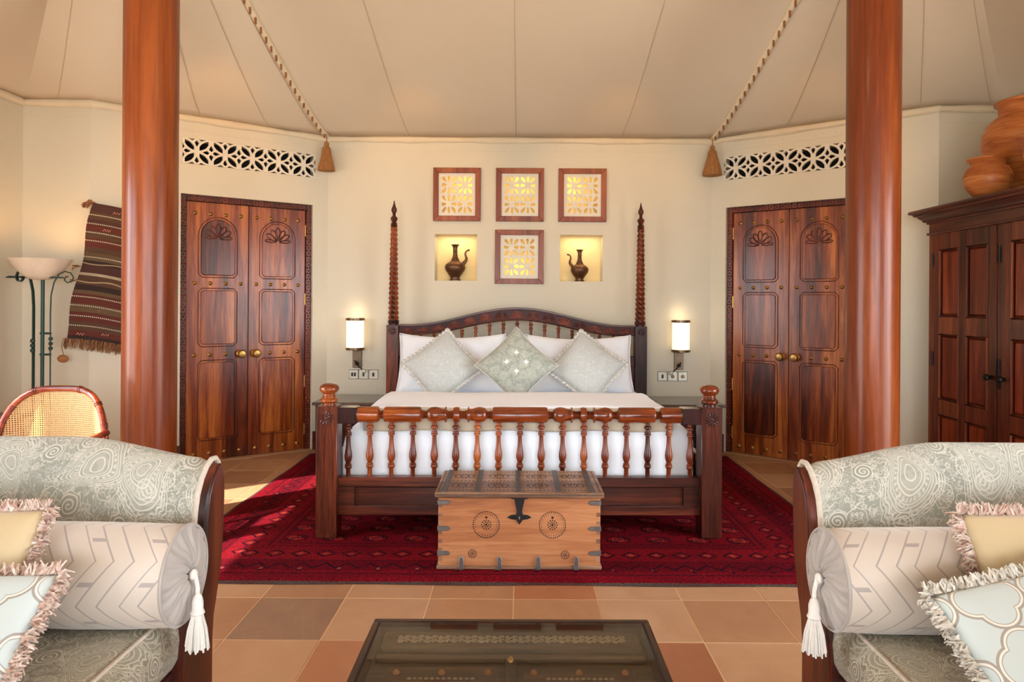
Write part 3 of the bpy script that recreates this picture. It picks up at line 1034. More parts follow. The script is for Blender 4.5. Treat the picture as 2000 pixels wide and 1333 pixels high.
# ------------------------------------------------------------------ double doors
def door_leaf(par, u0, u1, hinge_left):
    W_ = u1-u0
    leaf = part('door_leaf', MB().box(u0+0.001, u1-0.001, 0.05, 0.09, 0.008, 2.098, 0.002), M['door'], par)
    cu = (u0+u1)/2
    pw = 0.132
    yf = 0.05
    def plate(poly, nm):
        part(nm, MB().prism(poly, yf-0.008, yf+0.004, 'XZ', 0.006), M['door'], leaf)
        part('panel_moulding', MB().tube([(a, yf-0.001, b) for a, b in inset(poly, -0.017)], 0.004, 6, True), M['door_dark'], leaf)
    c = 0.018
    def clipped(z0, z1):
        return [(cu-pw+c, z0), (cu+pw-c, z0), (cu+pw, z0+c), (cu+pw, z1-c), (cu+pw-c, z1), (cu-pw+c, z1), (cu-pw, z1-c), (cu-pw, z0+c)]
    plate(clipped(0.945, 1.385), 'panel')
    plate(clipped(0.185, 0.800), 'panel')
    za = 1.965-pw*1.02
    arch = [(cu-pw+c, 1.508), (cu+pw-c, 1.508), (cu+pw, 1.508+c)] + [(cu+pw*cos(a), za+pw*1.02*sin(a)) for a in [pi*i/14 for i in range(15)]] + [(cu-pw, 1.508+c)]
    plate(arch, 'arched_panel')
    pal = MB()
    for k in range(7):
        a = radians(4 + k*172/6)
        L = 0.108 if k in (0, 6) else 0.112 if k != 3 else 0.120
        wd = 0.013 if k in (0, 6) else 0.023
        pts = []
        for i in range(12):
            s = 2*pi*i/12
            r = L*0.56 + L*0.44*cos(s)
            w = wd*sin(s)*(0.55+0.45*(r/L))
            pts.append((cu + r*cos(a)-w*sin(a), yf-0.009, za-0.022 + r*sin(a)+w*cos(a)))
        pal.tube(pts, 0.0048, 5, True)
        pal.add([(a_, yf-0.0055, b_) for a_, _, b_ in pts], [tuple(range(12))])
    part('carved_palmette', pal, M['door_dark'], leaf)
    for zr in (2.005, 1.443, 0.862, 0.062):
        for k in range(4):
            u = u0+0.062+(W_-0.124)*k/3
            if zr == 0.862 and k == (3 if hinge_left else 0):
                continue
            ob('stud', STUD, leaf, (u, yf, zr))
    ku = u1-0.058 if hinge_left else u0+0.058
    kn = part('door_knob', MB().lathe([(0.034, 0), (0.034, -0.006), (0.026, -0.012), (0.014, -0.018), (0.013, -0.03), (0.030, -0.042), (0.034, -0.054), (0.026, -0.066), (0.001, -0.07)], 18, (ku, yf, 0.862), 'Y'), M['brass'], leaf)
    hu = u0 if hinge_left else u1
    for zh in (1.92, 1.32, 0.60, 0.18):
        part('hinge', MB().lathe([(0.006, -0.05), (0.006, 0.05)], 8, (hu, yf-0.004, zh)), M['brass'], leaf)
    return leaf

STUD = MB().lathe([(0.0165, 0.0), (0.0165, -0.003), (0.0125, -0.005), (0.0105, -0.009), (0.006, -0.0125), (0.0001, -0.0135)], 14, (0, 0, 0), 'Y').mesh('stud', M['brass'])

def door(name, p, q):
    mw = wall_matrix(p, q)
    d = ob(name, None, None, mw=mw)
    d['kind'] = 'structure'
    flip = mw.determinant() < 0
    fw = 0.048
    fr = MB()
    fr.box(T0+0.002, T0+fw, 0.03, 0.10, 0.0, DTOP-0.002, 0.003).box(T1-fw, T1-0.002, 0.03, 0.10, 0.0, DTOP-0.002, 0.003)
    fr.box(T0+fw, T1-fw, 0.03, 0.10, DTOP-fw, DTOP-0.002, 0.003)
    part('door_frame', fr, M['door_dark'], d)
    cv = MB()
    def stud4(u, z, h=0.011):
        cv.add([(u-h, 0.0305, z), (u, 0.0305, z-h), (u+h, 0.0305, z), (u, 0.0305, z+h), (u, 0.022, z)], [(0, 1, 4), (1, 2, 4), (2, 3, 4), (3, 0, 4)])
    n = 84
    for k in range(n):
        z = 0.03+k*(DTOP-0.06)/n
        for du in (0.013, 0.036) if k % 2 else (0.0245,):
            stud4(T0+du, z); stud4(T1-du, z)
    n = 40
    for k in range(n):
        u = T0+0.05+k*(T1-T0-0.1)/n
        for dz in (0.013, 0.036) if k % 2 else (0.0245,):
            stud4(u, DTOP-dz)
    o = part('frame_carving', cv, M['carved'], d)
    o['kind'] = 'stuff'
    mid = (T0+T1)/2
    # looking from the room the local x axis runs right-to-left on the left wall, left-to-right on the right wall
    door_leaf(d, T0+fw+0.002, mid-0.001, True)
    door_leaf(d, mid+0.001, T1-fw-0.002, False)
    part('threshold', MB().box(T0+0.002, T1-0.002, -0.01, 0.13, -0.003, 0.006, 0.002), M['tile'], d)
    part('door_back', MB().box(T0-0.1, T1+0.1, 0.142, 0.16, 0, 2.3), M['dark'], d)
    return d
door('door_1', AL, BL)
door('door_2', AR, BR)

# ------------------------------------------------------------------ pierced plaster vents
def circ_arc(c, r, a0, a1, n):
    return [(c[0]+r*cos(a0+(a1-a0)*i/n), c[1]+r*sin(a0+(a1-a0)*i/n)) for i in range(n+1)]

def vent(name, p, q, label):
    W_, H_ = V1-V0-0.002, VZ1-VZ0-0.002
    n = 5
    a = W_/n
    hs = H_/a
    e = 0.0095
    R = a/2
    holes = []
    def tr(poly, cx, cy):
        return [(cx+x, (cy+y)*hs) for x, y in poly]
    # the leaf between two circles of radius R through (0,0) and (R,R)
    def lens(sx, sy):
        r = R-e
        pts = []
        # circle centred (R,0) and circle centred (0,R), both shrunk
        lo, hi = [], []
        m = 9
        for i in range(m+1):
            s = i/m
            x = R*(0.085+0.83*s)
            k = sqrt(max(0, r*r-(x-R)**2))      # upper arc of the circle about (R,0)
            l = R-sqrt(max(0, r*r-x*x))        # lower arc of the circle about (0,R)
            if k > l:
                hi.append((x, k)); lo.append((x, l))
        poly = lo + hi[::-1]
        poly = [(x*sx, y*sy) for x, y in poly]
        return poly if sx*sy > 0 else poly[::-1]
    # curved diamond cell about (R,0) between the four circles, divided in four by a cross
    def dia(k):
        t = 0.0075
        out = []
        for q4 in range(4):
            an = q4*pi/2
            tip = 0.62*R
            pts = [(t*1.45, 0), (0.30*R, 0.30*R-t*1.2), (tip, 0.0), (0.30*R, -0.30*R+t*1.2)]
            pts = [(t*1.45, 0.0), (0.265*R, -0.265*R+t*1.5), (0.42*R, -0.105*R), (tip, 0.0), (0.42*R, 0.105*R), (0.265*R, 0.265*R-t*1.5)]
            out.append([(x*cos(an)-y*sin(an), x*sin(an)+y*cos(an)) for x, y in pts])
        return out
    lim = a/2*0.985
    for i in range(n):
        cx = (i+0.5)*a-W_/2
        for sx in (-1, 1):
            for sy in (-1, 1):
                holes.append(tr(lens(sx, sy), cx, 0))
    for i in range(n+1):
        cx = i*a-W_/2
        for pl in dia(0):
            w = [(cx+x, y) for x, y in pl]
            if min(x for x, y in w) < -W_/2+0.004 or max(x for x, y in w) > W_/2-0.004:
                continue
            holes.append(tr(w, 0, 0))
    for i in range(n):
        cx = (i+0.5)*a-W_/2
        for sy in (-1, 1):
            for q4, pl in enumerate(dia(0)):
                w = [(cx+x, sy*a/2+y) for x, y in pl]
                ys = [y for x, y in w]
                if max(ys) > a/2+0.002 or min(ys) < -a/2-0.002:
                    continue
                if max(abs(y) for y in ys) > lim:
                    w = [(x, max(-lim, min(lim, y))) for x, y in w]
                    continue
                holes.append(tr(w, 0, 0))
    # half cells along the two long edges and at the ends
    for i in range(n):
        cx = (i+0.5)*a-W_/2
        for sy in (-1, 1):
            for sx in (-1, 1):
                tri = [(cx+sx*0.13*R, sy*lim), (cx+sx*0.64*R, sy*lim), (cx+sx*0.30*R, sy*(lim-0.15*R))]
                if sx*sy > 0:
                    tri = tri[::-1]
                holes.append(tr(tri, 0, 0))
    for i in (0, n):
        cx = i*a-W_/2
        sx = 1 if i == 0 else -1
        for sy in (-1, 1):
            tri = [(cx+sx*0.03*R, sy*0.12*R), (cx+sx*0.03*R, sy*0.60*R), (cx+sx*0.17*R, sy*0.30*R)]
            if sx*sy > 0:
                tri = tri[::-1]
            holes.append(tr(tri, 0, 0))
    outer = [(-W_/2, -H_/2), (W_/2, -H_/2), (W_/2, H_/2), (-W_/2, H_/2)]
    mb = pierced(outer, holes, -0.003, 0.022)
    mw = wall_matrix(p, q) @ Matrix.Translation(((V0+V1)/2, 0, (VZ0+VZ1)/2))
    t = thing(name, label, 'vent', mw=mw)
    part('pierced_panel', mb, M['white_metal'], t, 30)
    part('vent_backing', MB().box(-W_/2-0.05, W_/2+0.05, 0.142, 0.15, -H_/2-0.05, H_/2+0.05), M['dark'], t)
    return t
vent('vent_grille', AL, BL, 'white pierced plaster vent of petals above the double door by the hanging kilim')
vent('vent_grille', AR, BR, 'white pierced plaster vent of petals above the double door by the armoire')

# ------------------------------------------------------------------ columns
def column(x, y, label):
    t = thing('wooden_column', label, 'column', (x, y, 0), group='round wooden columns')
    part('shaft', MB().lathe([(0.145, 0.001), (0.1455, 1.2), (0.147, 3.62)], 48), M['column'], t)
    part('base_ring', MB().lathe([(0.146, 0.001), (0.168, 0.002), (0.168, 0.05), (0.158, 0.065), (0.146, 0.07)], 48), M['door_dark'], t)
column(-2.17, 4.0, 'round polished wooden column between the hanging kilim and a double door')
column(2.04, 4.0, 'round polished wooden column standing nearest the armoire')

# ------------------------------------------------------------------ rug
RX0, RX1, RY0, RY1 = -1.80, 1.76, 3.15, 5.86
rug = ob('rug', None)
hx, hy = (RX1-RX0)/2, (RY1-RY0)/2
mb = MB()
def rug_top(u, v):
    x, y = -hx+2*hx*u, -hy+2*hy*v
    e = min(hx-abs(x), hy-abs(y))
    return (x + 0.004*sin(y*9), y + 0.004*sin(x*7)*(1 if v < 0.5 else 0), 0.011 if e > 0.004 else 0.0015)
mb.grid(rug_top, 90, 70)
bpy.data.objects.remove(rug)
rug = ob('rug', mb.mesh('rug', rug_mat(hx, hy), 60, normals=False), loc=((RX0+RX1)/2, (RY0+RY1)/2, 0))
tag(rug, 'deep red patterned Turkoman carpet lying under the big wooden bed', 'rug')

# ------------------------------------------------------------------ bed
BED_O, BED_R = Vector((-0.007, 3.745, 0.0)), 0.0165
bed = thing('bed', 'dark carved hardwood bed with twisted head posts and spindle footboard', 'bed', tuple(BED_O), BED_R)
def bedpt(x, y, z=0.0):
    return (BED_O.x + x*cos(BED_R)-y*sin(BED_R), BED_O.y + x*sin(BED_R)+y*cos(BED_R), z)
def rosette(mb, cx, y, cz, r, n=12):
    for k in range(n):
        a = 2*pi*k/n
        pts = []
        for i in range(7):
            s = i/6
            pts.append((cx+cos(a)*r*(0.28+0.72*s), y-0.0005, cz+sin(a)*r*(0.28+0.72*s)))
        mb.tube(pts, [r*(0.02+0.10*sin(pi*min(1, i/6*1.0))**0.7) for i in range(7)], 6)
    mb.ball((cx, y, cz), r*0.2, 8, 5, (1, 0.5, 1))
FZ = 0.73
for s in (-1, 1):
    post = part('foot_post', MB().box(s*1.0525-0.0575, s*1.0525+0.0575, 0.0, 0.115, 0.012, FZ, 0.004), M['bed'] if s > 0 else M['bed_dark'], bed)
    if s < 0:
        post.data.materials[0] = M['bed']
    mb = MB()
    rosette(mb, s*1.0525, 0.0, 0.665, 0.042)
    part('rosette', mb, M['bed_dark'], post)
    part('finial', MB().lathe([(0.036, FZ-0.002), (0.036, 0.742), (0.040, 0.745), (0.0485, 0.752), (0.049, 0.762), (0.040, 0.771), (0.034, 0.773), (0.034, 0.779),
                               (0.036, 0.781), (0.034, 0.784), (0.033, 0.790), (0.038, 0.796), (0.046, 0.802), (0.053, 0.815), (0.053, 0.824), (0.046, 0.838), (0.032, 0.846), (0.015, 0.850), (0.0001, 0.851)], 28, (s*1.0525, 0.0575, 0)), M['bed_turned'], post)
    part('rail_block', MB().box(s*0.945-0.0535, s*0.945+0.0535, 0.012, 0.103, 0.634, 0.722, 0.003), M['bed_dark'], bed)
rod = []
R0 = 0.0445
half = [(0, 1), (50, 1), (53, .93), (55, .62), (57, .5), (58.5, .56), (60, .42), (61.5, .5), (63, .42), (65, .6), (68, .82), (73, .95), (80, 1), (86, .94), (92, .80), (97, .74), (99, .80),
        (99.5, .98), (102, .98), (102.5, .7), (105, .55), (107, .62), (109, .46), (111, .56), (113, .46), (115, .58), (116, .5), (117.5, .72), (118, .92), (124, 1), (130, .92), (130.5, .72), (132, .5), (134, .58), (136, .46), (138, .56), (140, .46), (142, .6),
        (143, .7), (143.5, .98), (146, .98), (146.5, .80), (149, .74), (154, .80), (160, .94), (166, 1), (173, .95), (178, .82), (181, .6), (183, .42), (184.5, .5), (186, .42), (187.5, .56), (189, .5), (191, .62), (193, .93), (196, 1), (261, 1),
        (264, .93), (266, .6), (268, .5), (269.5, .56), (271, .42), (272.5, .5), (274, .62), (276, .93), (279, 1), (317.5, 1)]
prof = [(R0*r, -p*0.00283) for p, r in reversed(half)] + [(R0*r, p*0.00283) for p, r in half[1:]]
part('foot_rail', MB().lathe(prof, 28, (0, 0.0575, 0.678), 'X'), M['bed_turned'], bed, 30)

def spindle_mesh(name, z0, z1, k=1.0, mat=None, seg=14):
    H = z1-z0
    pr = [(0, .0125), (.09, .0125), (.10, .016), (.115, .0195), (.13, .0205), (.145, .0195), (.155, .015), (.165, .012), (.19, .0125), (.205, .016), (.22, .0175), (.235, .016), (.245, .0185), (.26, .0185), (.27, .013), (.30, .0118), (.40, .0128),
          (.48, .0150), (.55, .0185), (.61, .0212), (.66, .0212), (.70, .0180), (.735, .0135), (.745, .0115), (.755, .016), (.77, .0185), (.785, .0165), (.79, .019), (.81, .0205), (.83, .0185), (.84, .016), (.86, .0125), (1, .0125)]
    return MB().lathe([(r*k, z1-f*H) for f, r in pr], seg).mesh(name, mat or M['bed_spindle'])
sp = spindle_mesh('spindle', 0.335, 0.650)
for k in range(17):
    x = (k-8)*0.1183
    ob('spindle', sp, bed, (x, 0.0575, 0 if abs(x) < 0.89 else -0.006), (0, 0, k*1.3))
mb = MB()
mb.box(-0.996, 0.996, 0.030, 0.085, 0.285, 0.338, 0.003).box(-0.996, 0.996, 0.030, 0.085, 0.13, 0.182, 0.003)
mb.box(-0.996, -0.905, 0.030, 0.085, 0.182, 0.285).box(0.905, 0.996, 0.030, 0.085, 0.182, 0.285)
fp = part('foot_panel', mb, M['bed_x'], bed)
part('inset_panel', MB().box(-0.906, 0.906, 0.042, 0.07, 0.181, 0.286), M['bed_x'], fp)
part('panel_moulding', MB().tube([(-0.903, 0.040, 0.184), (0.903, 0.040, 0.184), (0.903, 0.040, 0.283), (-0.903, 0.040, 0.283)], 0.004, 6, True), M['bed_dark'], fp)
for s in (-1, 1):
    part('side_rail', MB().box(s*1.03-0.02, s*1.03+0.02, 0.115, 2.10, 0.2, 0.44, 0.004), M['bed_x'], bed)
# headboard
HY = 2.10
for s in (-1, 1):
    hp = part('head_post', MB().box(s*1.06-0.052, s*1.06+0.052, HY, HY+0.10, 0.012, 1.105, 0.004), M['bed'], bed)
    mb = MB()
    rosette(mb, s*1.06, HY, 1.055, 0.037, 14)
    part('rosette', mb, M['bed_dark'], hp)
    part('post_collar', MB().lathe([(0.04, 1.103), (0.04, 1.112), (0.047, 1.116), (0.049, 1.124), (0.045, 1.130), (0.050, 1.136), (0.048, 1.144), (0.040, 1.150)], 24, (s*1.06, HY+0.05, 0)), M['bed_dark'], hp)
    tw = MB()
    def fn(u, v, s=s):
        z = 1.147 + (1.94-1.147)*v
        a = 2*pi*u
        R = 0.0465 + (0.0295-0.0465)*v
        ph = a*2 + 2*pi*(z-1.147)/0.042
        q = abs(sin(ph/2))
        r = R*(0.68+0.32*q**0.7)
        return (s*1.06+r*cos(a), HY+0.05+r*sin(a), z)
    tw.grid(fn, 32, 210)
    part('twisted_shaft', tw, M['bed_spindle'], hp, 55)
    part('spire_finial', MB().lathe([(0.024, 1.938), (0.031, 1.944), (0.025, 1.950), (0.031, 1.957), (0.025, 1.963), (0.030, 1.970), (0.024, 1.976), (0.018, 1.984), (0.026, 2.000), (0.0315, 2.015), (0.026, 2.028), (0.015, 2.036),
                                     (0.012, 2.046), (0.017, 2.050), (0.012, 2.055), (0.014, 2.062), (0.021, 2.074), (0.025, 2.088), (0.021, 2.104), (0.013, 2.122), (0.007, 2.145), (0.004, 2.165), (0.0001, 2.172)], 20, (s*1.06, HY+0.05, 0)), M['bed'], hp)
def band_top(x): return 1.10 + 0.149*0.5*(1+cos(pi*min(1, abs(x)/0.93)))
def band_bot(x): return 1.022 + 0.126*0.5*(1+cos(pi*min(1, abs(x)/0.88)))
N = 60
xs = [-1.008+2.016*i/N for i in range(N+1)]
poly = [(x, band_bot(x)) for x in xs] + [(x, band_top(x)) for x in reversed(xs)]
hb = part('headboard_band', MB().prism(poly, HY+0.02, HY+0.08, 'XZ', 0.003), M['carved_ground'], bed)
part('band_cap', MB().tube([(x, HY+0.045, band_top(x)+0.002) for x in xs], 0.012, 8, flat=(0.011, 0.034)), M['bed_x'], hb)
part('band_bead', MB().tube([(x, HY+0.02, band_bot(x)+0.006) for x in xs], 0.006, 6), M['bed_x'], hb)
fan_x, x = [], -0.93
for k in range(15):
    x = -0.93 + k*1.86/14
    fb = MB()
    zb = band_bot(x)+0.018
    H = band_top(x)-zb-0.012
    sl = (band_top(x+0.01)-band_top(x-0.01))/0.02
    rot = Matrix.Translation((x, HY+0.019, zb)) @ Matrix.Rotation(-math.atan(sl), 4, 'Y')
    for j in range(9):
        a = pi*(0.5+j)/9
        pts = [(cos(a)*(0.014+q*0.045), 0, sin(a)*(0.010+q*(H-0.012))) for q in (0, .35, .7, .95, 1.0)]
        fb.tube(pts, [0.003, 0.0045, 0.0065, 0.006, 0.003], 6, mat=rot)
    part('fan_carving', fb, M['carved'], hb)
hr = part('headboard_rail', MB().box(-1.008, 1.008, HY+0.02, HY+0.08, 0.77, 0.845, 0.004), M['bed_x'], bed)
part('headboard_panel', MB().box(-1.008, 1.008, HY+0.03, HY+0.07, 0.36, 0.77), M['bed'], bed)
for k in range(17):
    x = (k-8)*0.1183
    if abs(x) > 1.0:
        continue
    zt = band_bot(x)+0.01
    me = spindle_mesh('spindle', 0.84, zt, 0.92, seg=12)
    ob('spindle', me, bed, (x, HY+0.05, 0), (0, 0, k*0.9))

# mattress with its white sheet, the folded duvet, the blanket under its fold
def soft_block(x0, x1, y0, y1, z0, z1, r, nx, ny, wob=0.006, seed=0.0, foot_drop=None):
    """rounded cloth-covered block: top plus all four hanging sides in one sheet"""
    mb = MB()
    W2, D2 = (x1-x0)/2, (y1-y0)/2
    cx, cy = (x0+x1)/2, (y0+y1)/2
    H = z1-z0
    def fn(u, v):
        a, b = 2*u-1, 2*v-1
        # overall sheet: stretch beyond 1 hangs down
        A, B = a*1.22, b*1.22
        def ax(t):
            s = abs(t)
            if s <= 0.92:
                return s, 0.0
            if s <= 1.04:
                q = (s-0.92)/0.12*pi/2
                return 0.92+0.08*sin(q), (1-cos(q))
            return 1.0, 1.0 + (s-1.04)/0.18
        pa, da = ax(A)
        pb, db = ax(B)
        d = max(da, db)
        drop = r*min(1, d) + max(0, d-1)*(H-r)
        x = cx + math.copysign(pa, a)*W2
        y = cy + math.copysign(pb, b)*D2
        z = z1-drop
        k = mnoise.noise(Vector((x*3+seed, y*3, z*2)))*wob
        if d < 1:
            z += k
        else:
            fold = sin(x*17+seed)*0.004+sin(y*15)*0.004
            x += math.copysign(k+fold, a) if da >= db else 0
            y += math.copysign(k+fold, b) if db >= da else 0
        return (x, y, z)
    mb.grid(fn, nx, ny, lambda u, v: (u*2.0, v*2.0))
    return mb
mat_ = thing('mattress', 'white sheeted mattress lying between footboard and headboard', 'mattress', bedpt(0, 0), BED_R)
part('sheet', soft_block(-0.985, 0.985, 0.135, 2.085, 0.27, 0.605, 0.09, 64, 64, 0.004), M['linen'], mat_, 70)
part('mattress_core', MB().box(-0.96, 0.96, 0.16, 2.06, 0.26, 0.5), M['linen'], mat_)
dv = thing('duvet', 'folded white duvet spread over the foot of the bed', 'duvet', bedpt(0, 0), BED_R)
part('duvet_cloth', soft_block(-0.90, 0.88, 0.150, 0.86, 0.615, 0.708, 0.07, 60, 36, 0.010, 3.0), M['duvet'], dv, 70)
rn = ob('bed_blanket', MB().grid(lambda u, v: (-0.88+1.75*u, 0.128+0.010*sin(u*30)*0.3 + (0.0 if v < 0.8 else (v-0.8)*0.12), 0.575+0.128*min(1, v/0.85)-0.004*sin(u*23)), 50, 10).mesh('bed_blanket', M['runner'], 60), None, bedpt(0, 0), (0, 0, BED_R))
sol = rn.modifiers.new('thickness', 'SOLIDIFY'); sol.thickness = 0.008
tag(rn, 'beige blanket edge hanging below the white duvet behind the footboard rail', 'blanket')

# ------------------------------------------------------------------ pillows and cushions
def cushion_geo(w, h, t, n=26, pinch=0.06, wob=0.006, seed=0.0, pw=0.5, sag=0.0):
    """local x right, z up, y depth (front = -y)"""
    mb = MB()
    def edge(a, b):
        x = w/2*a*(1-pinch*(1-b*b)*a*a)
        z = h/2*b*(1-pinch*(1-a*a)*b*b)
        if sag:
            z -= sag*(1-a*a)*max(0, b)
        return x, z
    def side(sg):
        def fn(u, v):
            a, b = 2*u-1, 2*v-1
            x, z = edge(a, b)
            k = ((1-a*a)*(1-b*b))
            th = t/2*max(0, k)**pw
            th += wob*mnoise.noise(Vector((x*7+seed, z*7, sg*2.0)))*min(1, k*4)
            th += wob*0.5*mnoise.noise(Vector((x*16+seed, z*16, sg*2.0+5)))*min(1, k*4)
            return (x, sg*th, z)
        return fn
    mb.grid(side(-1), n, n, lambda u, v: ((u-0.5)*w, (v-0.5)*h))
    mb.grid(side(1), n, n, lambda u, v: ((u-0.5)*w, (v-0.5)*h))
    return mb, edge
def weld(me):
    bm = bmesh.new(); bm.from_mesh(me)
    bmesh.ops.remove_doubles(bm, verts=bm.verts, dist=1e-5)
    bmesh.ops.recalc_face_normals(bm, faces=bm.faces)
    bm.to_mesh(me); bm.free()
    return me

def pose(center, right, up):
    r = Vector(right).normalized()
    u = Vector(up); u = (u - r*u.dot(r)).normalized()
    y = u.cross(r)          # local y = z x x
    m = Matrix((r, y, u)).transposed().to_4x4()
    m.translation = Vector(center)
    return m

def pillow(center, w, h, t, tilt, label, seed, rz=0.0, sag=0.0):
    mb, ed = cushion_geo(w, h, t, 30, 0.05, 0.022, seed, 0.42, sag)
    me = weld(mb.mesh('pillow', M['linen'], 0))
    c = bedpt(*center)
    mw = Matrix.Translation(c) @ Matrix.Rotation(BED_R+rz, 4, 'Z') @ Matrix.Rotation(-tilt, 4, 'X')
    o = ob('pillow', me, mw=mw)
    tag(o, label, 'pillow', 'white bed pillows')
    # flange hem line
    loop = border(ed, 24)
    part('hem', MB().tube([(x, 0, z) for x, z in loop], 0.004, 5, True), M['linen'], o, 0)
    return o
def border(ed, n):
    out = []
    for i in range(n): out.append(ed(-1+2*i/n, -1))
    for i in range(n): out.append(ed(1, -1+2*i/n))
    for i in range(n): out.append(ed(1-2*i/n, 1))
    for i in range(n): out.append(ed(-1, 1-2*i/n))
    return out
pillow((-0.47, 1.99, 0.80), 0.96, 0.46, 0.15, radians(18), 'white pillow upright against the headboard behind the fringed cushion nearest the kilim', 1.0, sag=0.02)
pillow((0.45, 1.99, 0.80), 0.96, 0.46, 0.15, radians(18), 'white pillow upright against the headboard behind the fringed cushion nearest the armoire', 2.0, sag=0.02)
pillow((-0.52, 1.73, 0.82), 0.86, 0.50, 0.17, radians(25), 'front white pillow with raised corner on the kilim side of the bed', 3.0, 0.03, sag=0.03)
pillow((0.49, 1.73, 0.815), 0.86, 0.50, 0.17, radians(25), 'front white pillow with raised corner on the armoire side of the bed', 4.0, -0.03, sag=0.03)

def blades(mb, loop, n_per, length, width, out_bias, rnd, jit=0.6):
    """brush fringe: short flat threads standing out along a closed outline in the XZ plane"""
    n = len(loop)
    cx = sum(p[0] for p in loop)/n; cz = sum(p[1] for p in loop)/n
    for i in range(n):
        p, q = Vector(loop[i]), Vector(loop[(i+1) % n])
        d = q-p
        if d.length < 1e-9:
            continue
        nd = Vector((d.y, -d.x)).normalized()
        if nd.dot(p-Vector((cx, cz))) < 0:
            nd = -nd
        for k in range(n_per):
            b = p + d*rnd.random()
            dx = nd + d.normalized()*rnd.uniform(-jit, jit)
            L = length*rnd.uniform(0.7, 1.1)
            dy = rnd.uniform(-0.9, 0.9)
            v3 = Vector((dx.x, dy, dx.y)).normalized()*L
            base = Vector((b.x, rnd.uniform(-0.008, 0.008), b.y)) - v3*0.15
            sd = Vector((d.x, 0, d.y)).normalized()*width*0.5
            sd = Matrix.Rotation(rnd.uniform(-1.2, 1.2), 3, v3.normalized()) @ sd
            e = base+v3
            bend = Vector((rnd.uniform(-1, 1), rnd.uniform(-1, 1), rnd.uniform(-1, 1)))*L*0.2
            m = base+v3*0.55+bend
            mb.add([base-sd, base+sd, m+sd, m-sd, e+sd*0.5, e-sd*0.5], [(0, 1, 2, 3), (3, 2, 4, 5)])

def cushion(name, label, mw, w, h, t, mat, fringe=None, flen=0.03, group=None, seed=0.0, pinch=0.06, pw=0.5):
    o = thing(name, label, 'cushion', mw=mw, group=group)
    mb, ed = cushion_geo(w, h, t, 28, pinch, 0.008, seed, pw)
    ob('cover', weld(mb.mesh('cover', M[mat], 0)), o)
    loop = border(ed, 30)
    if fringe:
        fb = MB()
        blades(fb, loop, 16, flen, 0.0055, 0, random.Random(seed+3))
        f = ob('brush_fringe', fb.mesh('brush_fringe', M[fringe], 0, normals=False), o)
        f['kind'] = 'stuff'
    else:
        part('piping', MB().tube([(x, 0, z) for x, z in loop], 0.004, 6, True), M['fringe_silver'], o, 0)
    return o, loop

def diamond_pose(c, tilt, roll, yaw=0.0):
    return Matrix.Translation(bedpt(*c)) @ Matrix.Rotation(BED_R+yaw, 4, 'Z') @ Matrix.Rotation(-tilt, 4, 'X') @ Matrix.Rotation(radians(45)+roll, 4, 'Y')
def ruffle(o, loop, amp, mat):
    mb = MB()
    n = len(loop)
    cx = sum(p[0] for p in loop)/n; cz = sum(p[1] for p in loop)/n
    inn, out = [], []
    fine = []
    for i in range(n):
        a, b = Vector(loop[i]), Vector(loop[(i+1) % n])
        for k in range(3):
            fine.append(a.lerp(b, k/3))
    m = len(fine)
    for i, p in enumerate(fine):
        q, r = fine[i-1], fine[(i+1) % m]
        d = (r-q)
        nd = Vector((d.y, -d.x)).normalized()
        if nd.dot(p-Vector((cx, cz))) < 0:
            nd = -nd
        sc = abs(sin(i*pi/7.0))
        yy = 0.006*sin(i*2*pi/7.0)
        inn.append((p.x-nd.x*0.006, 0, p.y-nd.y*0.006))
        out.append((p.x+nd.x*amp*(0.55+0.45*sc), yy, p.y+nd.y*amp*(0.55+0.45*sc)))
    mb.add(inn+out, [(i, (i+1) % m, m+(i+1) % m, m+i) for i in range(m)])
    f = ob('scalloped_fringe', mb.mesh('scalloped_fringe', mat, 60, normals=False), o)
    s = f.modifiers.new('thickness', 'SOLIDIFY'); s.thickness = 0.005; s.offset = 0
c1, lp = cushion('fringed_cushion', 'silver diamond cushion with scalloped fringe on the kilim side of the bed', diamond_pose((-0.562, 1.385, 0.822), radians(30), radians(4)), 0.43, 0.43, 0.17, 'damask', None, group='scalloped silver cushions on the bed', seed=11)
ruffle(c1, lp, 0.022, M['fringe_silver'])
c2, lp = cushion('fringed_cushion', 'silver diamond cushion with scalloped fringe on the armoire side of the bed', diamond_pose((0.515, 1.385, 0.822), radians(30), radians(-5)), 0.43, 0.43, 0.17, 'damask', None, group='scalloped silver cushions on the bed', seed=12)
ruffle(c2, lp, 0.022, M['fringe_silver'])
cushion('star_cushion', 'grey green paisley diamond cushion with white stars in front of the pillows', diamond_pose((-0.012, 1.245, 0.845), radians(26), 0.0), 0.435, 0.435, 0.16, 'paisley_small', None, seed=13, pinch=0.09)

